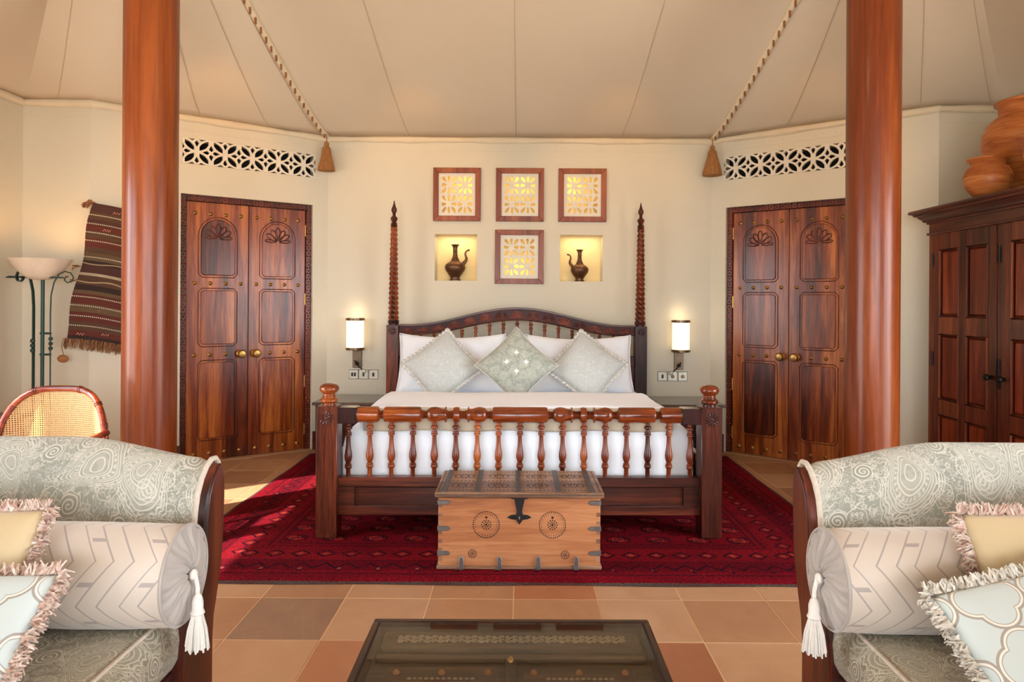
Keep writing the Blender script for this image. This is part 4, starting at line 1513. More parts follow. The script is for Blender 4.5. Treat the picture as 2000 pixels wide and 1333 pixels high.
# ------------------------------------------------------------------ chest
CH = Vector((-0.007, 3.315, 0.012))
ch = thing('wooden_chest', 'carved antique wooden chest with iron straps at the foot of the bed', 'chest', tuple(CH), 0.008)
part('body', MB().box(-0.392, 0.392, 0.0, 0.415, 0.014, 0.347, 0.003), M['chest'], ch)
part('plinth', MB().box(-0.399, 0.399, -0.007, 0.418, 0.0, 0.018, 0.004), M['chest_lid'], ch)
lid = part('lid', MB().box(-0.408, 0.408, -0.018, 0.424, 0.347, 0.374, 0.005), M['chest_lid'], ch)
bd = MB()
for k in range(110):
    x = -0.402+0.804*k/109
    bd.ball((x, -0.0185, 0.365), 0.0032, 5, 3)
o = part('beaded_edge', bd, M['iron'], lid); o['kind'] = 'stuff'
for x in (-0.366, -0.205, -0.007, 0.190, 0.352):
    st = part('iron_strap', MB().box(x-0.013, x+0.013, -0.012, 0.42, 0.373, 0.3765, 0.001).box(x-0.013, x-0.009, -0.012, 0.42, 0.3755, 0.379).box(x+0.009, x+0.013, -0.012, 0.42, 0.3755, 0.379).box(x-0.002, x+0.002, -0.012, 0.42, 0.3755, 0.3785), M['iron'], lid)
# chip-carved ornament of the lid
oc = MB()
def ringdots(cx, cy, r, n, d, z, sx=1.0):
    for k in range(n):
        a = 2*pi*k/n
        oc.ball((cx+sx*r*cos(a), cy+r*sin(a), z), d, 6, 3, (1, 1, 0.35))
for cx in (-0.286, -0.106, 0.091, 0.271):
    for cy in (0.115, 0.295):
        ringdots(cx, cy, 0.042, 18, 0.0045, 0.374, 1.2)
        ringdots(cx, cy, 0.022, 9, 0.0055, 0.374)
    for k in range(8):
        oc.ball((cx-0.07+0.02*k, 0.205, 0.374), 0.004, 6, 3, (1.6, 1, 0.35))
        oc.ball((cx-0.07+0.02*k, 0.03, 0.374), 0.004, 6, 3, (1.2, 1.6, 0.35))
        oc.ball((cx-0.07+0.02*k, 0.385, 0.374), 0.004, 6, 3, (1.2, 1.6, 0.35))
for k in range(16):
    oc.ball((-0.393, 0.01+0.026*k, 0.374), 0.005, 6, 3, (1, 1.4, 0.35))
    oc.ball((0.389, 0.01+0.026*k, 0.374), 0.005, 6, 3, (1, 1.4, 0.35))
o = part('chip_carving', oc, M['blackiron'], lid); o['kind'] = 'stuff'
fc = MB()
def fdots(cx, cz, r, n, d, sx=1.0):
    for k in range(n):
        a = 2*pi*k/n
        fc.ball((cx+r*cos(a)*sx, -0.0005, cz+r*sin(a)), d, 6, 3, (1, 0.4, 1))
for cx in (-0.160, 0.160):
    fdots(cx, 0.215, 0.063, 38, 0.0034); fdots(cx, 0.215, 0.053, 26, 0.0022)
    fdots(cx, 0.215, 0.022, 12, 0.0034); fdots(cx, 0.215, 0.012, 7, 0.0034); fdots(cx, 0.215, 0.0, 1, 0.006)
    fdots(cx, 0.25, 0.0, 1, 0.006)
for cx, cz in ((-0.226, 0.075), (0.222, 0.070)):
    fdots(cx, cz, 0.019, 14, 0.003); fdots(cx, cz, 0.010, 7, 0.003); fdots(cx, cz, 0, 1, 0.004)
o = part('punched_roundel', fc, M['blackiron'], ch); o['kind'] = 'stuff'
def lug(L, w):
    return [(0, -w), (L-w, -w*0.9), (L, 0), (L-w, w*0.9), (0, w)]
for s in (-1, 1):
    for z in (0.322, 0.197, 0.078):
        poly = [(s*0.394 - s*a, z+b) for a, b in lug(0.062, 0.0115)]
        part('corner_iron', MB().prism(poly, -0.005, 0.001, 'XZ', 0.002), M['iron'], ch)
        ob('side_iron', MB().box(s*0.3935-0.002, s*0.3935+0.002, -0.004, 0.06, z-0.0115, z+0.0115, 0.001).mesh('side_iron', M['iron']), ch)
for k in range(7):
    z = 0.05+k*0.043
    for s in (-1, 1):
        part('dovetail', MB().box(s*0.382-0.0095, s*0.382+0.0095, -0.0008, 0.002, z-0.010, z+0.010), M['chest_lid'], ch)
for x in (-0.279, -0.095, 0.092, 0.276):
    poly = [(x+a, b) for b, a in lug(0.068, 0.0115)]
    part('foot_iron', MB().prism(poly, -0.012, -0.006, 'XZ', 0.002).box(x-0.0115, x+0.0115, -0.0125, -0.002, 0.0, 0.022, 0.001), M['iron'], ch)
hp_ = part('hasp', MB().prism([(-0.026, 0.345), (-0.016, 0.30), (-0.013, 0.28), (-0.019, 0.262), (-0.020, 0.247), (-0.012, 0.235), (0, 0.218), (0.012, 0.235), (0.020, 0.247), (0.019, 0.262), (0.013, 0.28), (0.016, 0.30), (0.026, 0.345)], -0.010, 0.001, 'XZ', 0.003).box(-0.04, 0.04, -0.010, 0.0, 0.341, 0.349, 0.002), M['blackiron'], ch)
for s in (-1, 1):
    part('hasp_plate', MB().prism([(s*0.016, 0.240), (s*0.040, 0.243), (s*0.058, 0.252), (s*0.040, 0.262), (s*0.016, 0.264)], -0.006, 0.001, 'XZ', 0.002).ball((s*0.032, -0.006, 0.252), 0.006, 8, 4), M['blackiron'], ch)
part('keyhole', MB().box(-0.003, 0.003, -0.0115, -0.0095, 0.243, 0.258, 0.001), M['iron'], ch)

# ------------------------------------------------------------------ bedside cabinets
def bedside(x0, x1, label):
    y0, y1, zt = 5.56, 6.075, 0.482
    t = thing('bedside_cabinet', label, 'cabinet', ((x0+x1)/2, (y0+y1)/2, 0), group='low bedside cabinets')
    hw, hd = (x1-x0)/2, (y1-y0)/2
    part('top', MB().box(-hw, hw, -hd, hd, zt-0.025, zt, 0.004), M['bedside'], t)
    part('carcass', MB().box(-hw+0.02, hw-0.02, -hd+0.03, hd, 0.012, zt-0.025, 0.002), M['bed_dark'], t)
    for s in (-1, 1):
        dr = part('door', MB().box(s*hw/2-hw/2+0.03, s*hw/2+hw/2-0.03, -hd+0.015, -hd+0.032, 0.05, zt-0.05, 0.003), M['bed_dark'], t)
        part('knob', MB().ball((s*0.03, -hd+0.006, 0.28), 0.012), M['brass'], dr)
bedside(-1.70, -1.19, 'low dark wooden bedside cabinet under the wall lamp on the kilim side')
bedside(1.12, 1.655, 'low dark wooden bedside cabinet under the wall lamp on the armoire side')

# ------------------------------------------------------------------ lit pierced screens and niches in the back wall
def screen(i, x0, x1, z0, z1, label, spot):
    cx, cz = (x0+x1)/2, (z0+z1)/2
    t = thing('pierced_screen', label, 'screen', (cx, 6.10, cz), group='framed pierced screens over the bed')
    w, h = (x1-x0)/2, (z1-z0)/2
    for nm, poly in (('frame_rail', [(-w, h), (w, h), (w-FR, h-FR), (-w+FR, h-FR)]), ('frame_rail', [(-w, -h), (w, -h), (w-FR, -h+FR), (-w+FR, -h+FR)]),
                     ('frame_stile', [(-w, -h), (-w, h), (-w+FR, h-FR), (-w+FR, -h+FR)]), ('frame_stile', [(w, -h), (w, h), (w-FR, h-FR), (w-FR, -h+FR)])):
        part(nm, MB().prism(poly, -0.028, -0.0005, 'XZ', 0.003), M['frame_wood'], t)
    iw, ih = w-FR+0.004, h-FR+0.004
    holes = []
    sx, sz = 0.142, 0.170
    sc = sx
    X0, X1, Z0, Z1 = -iw*0.93, iw*0.93, -ih*0.93, ih*0.93
    def drop(cx_, cz_, a, L, wd, r0):
        p = []
        for k in range(10):
            s = 2*pi*k/10
            q = 0.5-0.5*cos(s)
            wv = wd*sin(s)*(0.35+0.65*q)
            r = r0+L*q
            x, z = cx_+(r*cos(a)-wv*sin(a))*sx/sc, cz_+(r*sin(a)+wv*cos(a))*sz/sc
            p.append((x, z))
        return p
    for gx in (-0.5, 0.5):
        for gz in (-0.5, 0.5):
            ox, oz = gx*sx, gz*sz
            for k in range(8):
                a = k*pi/4
                if k % 2 == 0:
                    d = drop(ox, oz, a, sc*0.33, sc*0.125, sc*0.14)
                else:
                    d = drop(ox, oz, a, sc*0.40, sc*0.125, sc*0.20)
                if all(X0 < x < X1 and Z0 < z < Z1 for x, z in d):
                    holes.append(d)
    mb = pierced([(-iw, -ih), (iw, -ih), (iw, ih), (-iw, ih)], holes, -0.012, 0.0)
    part('pierced_board', mb, M['white_metal'], t, 30)
    lamp('screen_lamp', 'POINT', (cx+spot[0], 6.15, cz+spot[1]), 0.8, (1.0, 0.72, 0.22), 0.02)
for a, lb, s in zip(SCR, ('framed pierced screen in the top row, nearest the kilim side', 'framed pierced screen in the middle of the top row', 'framed pierced screen in the top row, nearest the armoire side', 'framed pierced screen between the two ewer niches'),
                    ((0.06, 0.10), (0.02, 0.12), (-0.09, 0.09), (-0.02, -0.10))):
    screen(0, *a, lb, s)

def ewer(cx, z0, sp, k, label):
    t = thing('ewer', label, 'ewer', (cx, 6.185, z0+0.001), group='antique metal ewers in wall niches')
    K = k
    part('body', MB().lathe([(0.001, 0), (0.050, 0), (0.050, 0.010), (0.043, 0.014), (0.041, 0.028), (0.048, 0.042), (0.066, 0.065), (0.083, 0.09), (0.092, 0.112), (0.0925, 0.128), (0.085, 0.146), (0.066, 0.162), (0.046, 0.174)], 30, mat=Matrix.Scale(K, 4)), M['ewer'], t, 50)
    part('neck', MB().lathe([(0.046, 0.172), (0.036, 0.184), (0.036, 0.19), (0.028, 0.205), (0.022, 0.225), (0.0195, 0.25), (0.0195, 0.262), (0.0225, 0.265), (0.0195, 0.27), (0.0205, 0.295), (0.026, 0.312), (0.036, 0.322), (0.037, 0.327), (0.031, 0.328), (0.02, 0.315), (0.001, 0.31)], 24, mat=Matrix.Scale(K, 4)), M['ewer'], t, 50)
    pts = [(0.070, 0.150), (0.085, 0.168), (0.098, 0.185), (0.101, 0.205), (0.096, 0.222), (0.090, 0.240), (0.094, 0.258), (0.106, 0.272), (0.120, 0.278), (0.130, 0.276)]
    part('spout', MB().tube([(sp*a*K, 0, b*K) for a, b in pts], [r*K for r in (0.017, 0.016, 0.014, 0.012, 0.0095, 0.008, 0.0075, 0.0075, 0.009, 0.011)], 10), M['ewer'], t, 60)
    pts = [(-0.030, 0.29), (-0.060, 0.285), (-0.085, 0.25), (-0.092, 0.20), (-0.080, 0.16)]
for (x0, x1, z0, z1), sp, cx, k, lb in zip(NI, (1, -1), (-0.607, 0.515), (1.0, 0.88), ('tarnished copper ewer in the wall niche on the kilim side', 'smaller dark metal ewer in the wall niche on the armoire side')):
    ewer(cx, z0, sp, k, lb)
    lamp('niche_lamp', 'AREA', ((x0+x1)/2, 6.18, z1-0.006), 0.7, (1.0, 0.78, 0.45), 0.26, 0.06, direction=(0, 0, -1))

# ------------------------------------------------------------------ wall sconces and switch plates
def sconce(cx, arm, label):
    t = thing('wall_sconce', label, 'lamp', (cx, 6.10, 0), group='brass and glass wall sconces')
    y = -0.088
    part('shade', MB().lathe([(0.074, 0.898), (0.075, 0.9), (0.075, 1.136), (0.074, 1.138)], 32, (0, y, 0)), M['shade'], t)
    for z in (0.878, 1.136):
        b = part('shade_band', MB().lathe([(0.0765, z), (0.0785, z+0.002), (0.0785, z+0.020), (0.0765, z+0.022)], 32, (0, y, 0)), M['bronze'], t)
        db = MB()
        for k in range(22):
            a = 2*pi*k/22
            db.ball((0.079*cos(a), y+0.079*sin(a), z+0.011), 0.0055, 6, 4)
        part('band_beading', db, M['brass'], b)
    bp = part('back_plate', MB().box(-0.041, 0.041, -0.014, -0.001, 0.715, 0.885, 0.003), M['bronze'], t)
    part('shade_bracket', MB().box(-0.02, 0.02, -0.10, -0.014, 0.868, 0.878, 0.002), M['bronze'], t)
    part('arm_boss', MB().lathe([(0.016, 0), (0.016, -0.018), (0.010, -0.024)], 14, (0.012*-arm*0, -0.014, 0.752), 'Y'), M['blackiron'], bp)
    pts = [(0, -0.03, 0.752), (-arm*0.012, -0.05, 0.775), (-arm*0.004, -0.075, 0.782), (arm*0.01, -0.10, 0.765), (arm*0.045, -0.13, 0.735), (arm*0.085, -0.15, 0.708)]
    ra = part('reading_arm', MB().tube(pts, 0.0055, 8), M['blackiron'], t)
    part('reading_head', MB().tube([(arm*0.083, -0.15, 0.709), (arm*0.112, -0.16, 0.690)], 0.011, 12), M['switch'], ra)
    lamp('sconce_light', 'POINT', (cx, 6.10+y, 1.19), 0.6, (1.0, 0.80, 0.52), 0.05)
sconce(-1.462, 1, 'lit cylindrical wall lamp with reading arm on the kilim side of the bed')
sconce(1.392, -1, 'lit cylindrical wall lamp with reading arm on the armoire side of the bed')
POS = {-1: ('kilim', ('outer', 'middle', 'inner')), 1: ('armoire', ('inner', 'middle', 'outer'))}
for side, xs_ in ((-1, (-1.494, -1.406, -1.318)), (1, (1.250, 1.340, 1.430))):
    for k, x in enumerate(xs_):
        w = POS[side][1][k]
        place = {'outer': 'farthest from the bed', 'middle': 'in the middle of its row', 'inner': 'nearest the bed'}[w]
        t = thing('switch_plate', 'small steel switch plate %s, on the %s side' % (place, POS[side][0]), 'switch', (x, 6.10, 0.655), group='steel switch plates beside the bed')
        part('plate', MB().box(-0.040, 0.040, -0.008, -0.0005, -0.040, 0.040, 0.002), M['switch'], t)
        part('plate_edge', MB().tube([(-0.041, -0.004, -0.041), (0.041, -0.004, -0.041), (0.041, -0.004, 0.041), (-0.041, -0.004, 0.041)], 0.0025, 4, True), M['blackiron'], t)
        n = 2 if (side < 0 and k == 0) else 1
        for q in range(n):
            dx = (q-(n-1)/2)*0.024
            if side > 0 and k > 0:
                part('dimmer_knob', MB().lathe([(0.016, 0), (0.014, -0.014), (0.001, -0.015)], 14, (dx, -0.008, 0), 'Y'), M['bronze'], t)
            else:
                part('rocker', MB().box(dx-0.009, dx+0.009, -0.013, -0.007, -0.017, 0.017, 0.002), M['black'], t)

# ------------------------------------------------------------------ laced hips of the tent, with tassels
def lacing(k, label):
    t = thing('tent_lacing', label, 'lacing', group='rope lacings on the tent hips')
    P = [ceil_pt(k, 0.0, 0.01+0.86*i/60) for i in range(61)]
    part('sleeve', MB().tube([p - Vector((0, 0, 0.006)) for p in P], 0.024, 10), M['trimcloth'], t)
    sg = 1 if P[0].x < 0 else -1
    # even spacing along the hip, as one piece of cord per eyelet pair
    acc, nxt = 0.0, 0.05
    for a, b in zip(P, P[1:]):
        L = (b-a).length
        while acc+L > nxt:
            f = (nxt-acc)/L
            p = a.lerp(b, f)
            d = (b-a).normalized()
            side = Vector((0, 0, 1)).cross(d).normalized()
            nrm = d.cross(side).normalized()
            if nrm.z > 0:
                nrm = -nrm
            c = p - Vector((0, 0, 0.006)) + nrm*0.023
            pts = []
            for q in range(7):
                u = (q/6-0.5)
                pts.append(c + d*u*0.050 + side*sg*0.010*sin(u*2.6) + nrm*(0.006*cos(u*pi)-0.004))
            o = part('cord_loop', MB().tube(pts, [0.005, 0.0085, 0.0088, 0.0085, 0.0088, 0.0085, 0.006], 7), M['cord'], t, 60)
            kn = MB().ball(pts[-1], 0.010, 7, 5)
            part('eyelet_knot', kn, M['cord'], o, 60)
            nxt += 0.085
        acc += L
lacing(4, 'cream sleeve laced with brown cord on the tent hip over the kilim side')
lacing(5, 'cream sleeve laced with brown cord on the tent hip over the armoire side')

def tassel(x, y, ztop, L, R, label, cat='tassel'):
    t = thing('cord_tassel', label, cat, (x, y, 0), group='brown tassels at the tent corners')
    part('cord', MB().tube([(0, 0.0, ztop), (0.002, 0, ztop-0.04), (-0.001, 0, ztop-0.08)], 0.004, 6), M['cord'], t)
    zk = ztop-0.075
    part('knot', MB().ball((0, 0, zk-0.015), 0.022, 14, 8, (1, 1, 1.2)), M['tassel'], t)
    def rp(a, h):
        return 0.06*sin(a*14+h*20)+0.03*sin(a*31)
    part('skirt', MB().lathe([(0.012, zk-0.028), (0.030, zk-0.04), (0.034, zk-0.052), (0.038, zk-0.075), (R*0.72, zk-L*0.6), (R*0.92, zk-L*0.85), (R, zk-L), (R*0.6, zk-L+0.006), (0.001, zk-L+0.008)], 90, ripple=rp), M['tassel'], t, 60)
tassel(-1.72, 6.00, 2.765, 0.245, 0.070, 'brown cord tassel hanging at the tent corner on the kilim side')
tassel(1.655, 6.00, 2.755, 0.255, 0.080, 'brown cord tassel hanging at the tent corner on the armoire side')

# ------------------------------------------------------------------ kilim
def kilim():
    mw0 = wall_matrix(AL, BL)
    # local u leftwards along the wall, tilted in its plane
    ang = radians(9.5)
    t = thing('wall_kilim', 'brown and red striped kilim bag with fringe hanging on the wall', 'kilim',
              mw=mw0 @ Matrix.Translation((1.777, -0.03, 2.01)) @ Matrix.Rotation(-ang, 4, 'Y'))
    Wd, H = 0.56, 1.0
    def taper(v): return 0.93+0.14*v
    mb = MB()
    def sheet(y):
        def fn(u, v):
            x = -Wd*u*taper(v) + 0.0
            w = 0.006*sin(u*9+v*3)+0.005*sin(v*14)
            return (x + 0.012*(sin(v*11)*(1-u)), y+w - 0.012*max(0, 1-v*9), -H*v + 0.008*sin(u*6))
        return fn
    mb.grid(sheet(-0.006), 20, 44, lambda u, v: (u*Wd, v*1.05*1.0))
    mb.grid(sheet(0.008), 20, 44, lambda u, v: (u*Wd, v*1.05*1.0))
    part('weave', mb, M['kilim'], t, 60)
    fb = MB()
    rnd = random.Random(4)
    for k in range(240):
        u = rnd.random()
        x = -Wd*u*1.07
        L = rnd.uniform(0.05, 0.085)
        y = rnd.uniform(-0.008, 0.008)
        z = -H+0.008*sin(u*6)+0.004
        dx = rnd.uniform(-0.008, 0.008)
        fb.tube([(x, y, z), (x+dx*0.5, y-0.003, z-L*0.5), (x+dx, y+0.002, z-L)], [0.003, 0.003, 0.002], 4)
    for k in range(30):
        x = 0.01+rnd.uniform(-0.02, 0.02)
        fb.tube([(x-0.02, -0.005, 0.0), (x+0.01, -0.012, rnd.uniform(-0.02, 0.02)), (x+0.04, -0.01, -0.02+rnd.uniform(-0.03, 0.01))], 0.004, 4)
    for z in (-0.47, -0.57):
        for k in range(8):
            fb.tube([(-0.005, 0, z), (0.02, -0.004, z-0.006+rnd.uniform(-.01, .01)), (0.045, 0, z-0.02+rnd.uniform(-.02, .02))], 0.0025, 4)
    f = part('fringe', fb, fringe_mat('kilim_fringe', srgb(78, 46, 26), srgb(150, 92, 46)), t, 60); f['kind'] = 'stuff'
    pk = plain('pink_embroidery', srgb(204, 140, 128), 0.85, 0, 0.1)
    for u, v in ((0.16, 0.795), (0.28, 0.975), (0.02, 0.96), (0.20, 0.20), (0.12, 0.06), (0.42, 0.80)):
        x, z = -Wd*(0.42-u if u < 0.42 else 0.7)*taper(v), -H*v+0.02
        pts = [(x+(0.022-0.009*q), -0.014, z+(0.008 if q % 2 else -0.008)) for q in range(6)]
        part('embroidered_motif', MB().tube(pts, 0.003, 5), pk, t)
    pm = part('pompom_cord', MB().tube([(0.01, -0.005, -H), (0.012, -0.01, -H-0.06), (-0.012, -0.008, -H-0.12)], 0.003, 5), M['cord'], t)
    part('pompom', MB().ball((-0.012, -0.008, -H-0.145), 0.032, 12, 8, (1.1, 0.7, 0.9)), M['tassel'], pm)
kilim()

# ------------------------------------------------------------------ floor lamp
def floor_lamp():
    t = thing('floor_lamp', 'green iron torchiere with alabaster bowl and scrolls in the corner', 'lamp', (-3.30, 4.70, 0.0))
    g = M['green_iron']
    part('bowl', MB().lathe([(0.02, 1.435), (0.06, 1.44), (0.105, 1.465), (0.150, 1.52), (0.185, 1.572), (0.190, 1.578), (0.184, 1.578), (0.145, 1.525), (0.10, 1.475), (0.05, 1.45), (0.001, 1.448)], 40, (0.0, 0, 0)), M['bowl'], t, 60)
    part('pole', MB().tube([(0.015, 0, 0.02), (0.015, 0, 1.40), (0.015, 0, 1.44)], 0.0115, 12), g, t)
    sc = [(-0.022, -0.035, 0.02)] + [(-0.022, -0.035, z) for z in (0.5, 1.0, 1.25)] + [(-0.028, -0.035, 1.36), (-0.045, -0.035, 1.44), (-0.07, -0.035, 1.487), (-0.10, -0.035, 1.500), (-0.13, -0.035, 1.485), (-0.142, -0.035, 1.455), (-0.130, -0.035, 1.43), (-0.108, -0.035, 1.425), (-0.095, -0.035, 1.44), (-0.10, -0.035, 1.455)]
    part('flat_scroll', MB().tube(sc, 0.015, 4, flat=(0.006, 0.014)), g, t)
    part('cross_bar', MB().tube([(-0.225, -0.02, 1.452), (-0.20, -0.02, 1.455), (0.17, -0.02, 1.452)], [0.003, 0.008, 0.0055], 8), g, t)
    th = [(0.070, 0, 0.02), (0.070, 0, 0.6), (0.068, 0, 1.2), (0.072, 0, 1.33), (0.092, 0, 1.42), (0.125, 0, 1.475), (0.165, 0, 1.495), (0.205, 0, 1.485), (0.225, 0, 1.455), (0.212, 0, 1.425), (0.182, 0, 1.418), (0.162, 0, 1.437), (0.17, 0, 1.458), (0.188, 0, 1.46)]
    part('thin_scroll', MB().tube(th, 0.0045, 8), g, t)
    for z in (1.07, 0.925):
        part('rung', MB().tube([(0.0, 0, z), (0.072, 0, z)], 0.008, 8), g, t)
    for z in (1.033, 1.000, 0.967):
        part('bead', MB().ball((0.071, 0, z), 0.014, 10, 6), g, t)
        part('bead', MB().ball((-0.022, -0.042, z-0.012), 0.016, 10, 6), g, t)
    part('base', MB().lathe([(0.15, 0), (0.15, 0.012), (0.12, 0.02), (0.03, 0.03), (0.02, 0.06)], 30), g, t)
    lamp('torchiere_light', 'SPOT', (-3.30, 4.70, 1.56), 7, (1.0, 0.54, 0.18), 0.08, direction=(0.05, 0.1, 1), spot=radians(150))
floor_lamp()

# ------------------------------------------------------------------ cane armchair
def cane_chair():
    t = thing('cane_armchair', 'cane backed tub armchair with glossy red brown bamboo style frame', 'chair', (-2.50, 3.42, 0), radians(-3))
    cf = M['cane_frame']
    Wd = 0.295
    def back(u):     # u in -1..1 over the crest line, arms to crest
        a = u*pi/2
        x = Wd*sin(a)**1 if abs(u) < 1 else Wd*u
        s = abs(sin(a))
        z = 0.555 + 0.265*(1-s**3.2)**0.62 if s < 1 else 0.555
        y = 0.30 - 0.085*s*s
        return Vector((math.copysign(s**0.92, u)*Wd if u else 0, y, z))
    n = 40
    crest = [back(-1+2*i/n) for i in range(n+1)]
    lo_l = [Vector((-Wd-0.004, 0.215, z)) for z in (0.30, 0.42, 0.50)]
    lo_r = [Vector((Wd+0.004, 0.215, z)) for z in (0.50, 0.42, 0.30)]
    part('back_frame', MB().tube(lo_l+crest+lo_r, 0.0165, 12), cf, t, 60)
    nb = MB()
    for i in (3, 8, 14, 24, 31, 36):
        d = (crest[i+1]-crest[i]).normalized()
        for o_ in (-0.006, 0.006):
            c = crest[i]+d*o_
            nb.tube([c-d*0.003, c+d*0.003], 0.0195, 12)
    part('bamboo_node', nb, cf, t, 60)
    # woven back
    mb = MB()
    def fn(u, v):
        c = crest[min(n, max(0, int(round(u*n))))]
        z0 = 0.36
        z = z0 + (c.z-0.006-z0)*v
        k = 1-0.03*(1-v)
        return (c.x*0.985, c.y+0.004+0.03*cos((u-0.5)*pi)*sin(v*pi)*0.5, z)
    mb.grid(fn, n, 24)
    for i, p in enumerate(mb.v):
        mb.uv[i] = (p[0]*1.1, p[2])
    part('cane_back', mb, M['cane'], t, 60)
    for s in (-1, 1):
        arm = [(s*(Wd+0.002), 0.215, 0.60), (s*(Wd+0.012), 0.15, 0.598), (s*(Wd+0.020), 0.02, 0.585), (s*(Wd+0.016), -0.16, 0.575), (s*(Wd+0.012), -0.21, 0.560)]
        part('arm', MB().tube(arm, 0.019, 10, flat=(0.017, 0.022)), cf, t, 60)
        part('front_leg', MB().tube([(s*(Wd+0.008), -0.20, 0.57), (s*Wd, -0.21, 0.3), (s*(Wd-0.01), -0.215, 0.0)], [0.018, 0.018, 0.015], 10), cf, t, 60)
        part('rear_leg', MB().tube([(s*(Wd+0.004), 0.215, 0.32), (s*(Wd-0.03), 0.24, 0.0)], [0.018, 0.015], 10), cf, t, 60)
        mb = MB()
        mb.grid(lambda u, v, s=s: (s*(Wd+0.004), 0.20-0.40*u, 0.33+0.235*v), 6, 6)
        for i, p in enumerate(mb.v):
            mb.uv[i] = (p[1], p[2])
        part('cane_side', mb, M['cane'], t, 60)
    part('seat_frame', MB().box(-Wd, Wd, -0.215, 0.24, 0.29, 0.335, 0.012), cf, t)
    cb, ed = cushion_geo(0.53, 0.42, 0.11, 18, 0.03, 0.004, 2.0, 0.3)
    ob('seat_cushion', weld(cb.mesh('seat_cushion', M['linen'], 0)), t, mw=Matrix.Translation((0, 0.0, 0.385)) @ Matrix.Rotation(pi/2, 4, 'X'))
cane_chair()

def side_table():
    t = thing('side_table', 'small dark wooden side table at the wall beside the cane armchair', 'table', (-3.22, 3.86, 0))
    part('top', MB().box(-0.31, 0.29, -0.25, 0.25, 0.60, 0.625, 0.006), M['bed_dark'], t)
    part('apron', MB().box(-0.28, 0.26, -0.22, 0.22, 0.52, 0.60, 0.003), M['sofa_wood'], t)
    for x in (-0.27, 0.25):
        for y in (-0.21, 0.21):
            part('leg', MB().lathe([(0.014, 0), (0.018, 0.02), (0.016, 0.25), (0.022, 0.50), (0.022, 0.53)], 12, (x, y, 0)), M['sofa_wood'], t)
side_table()

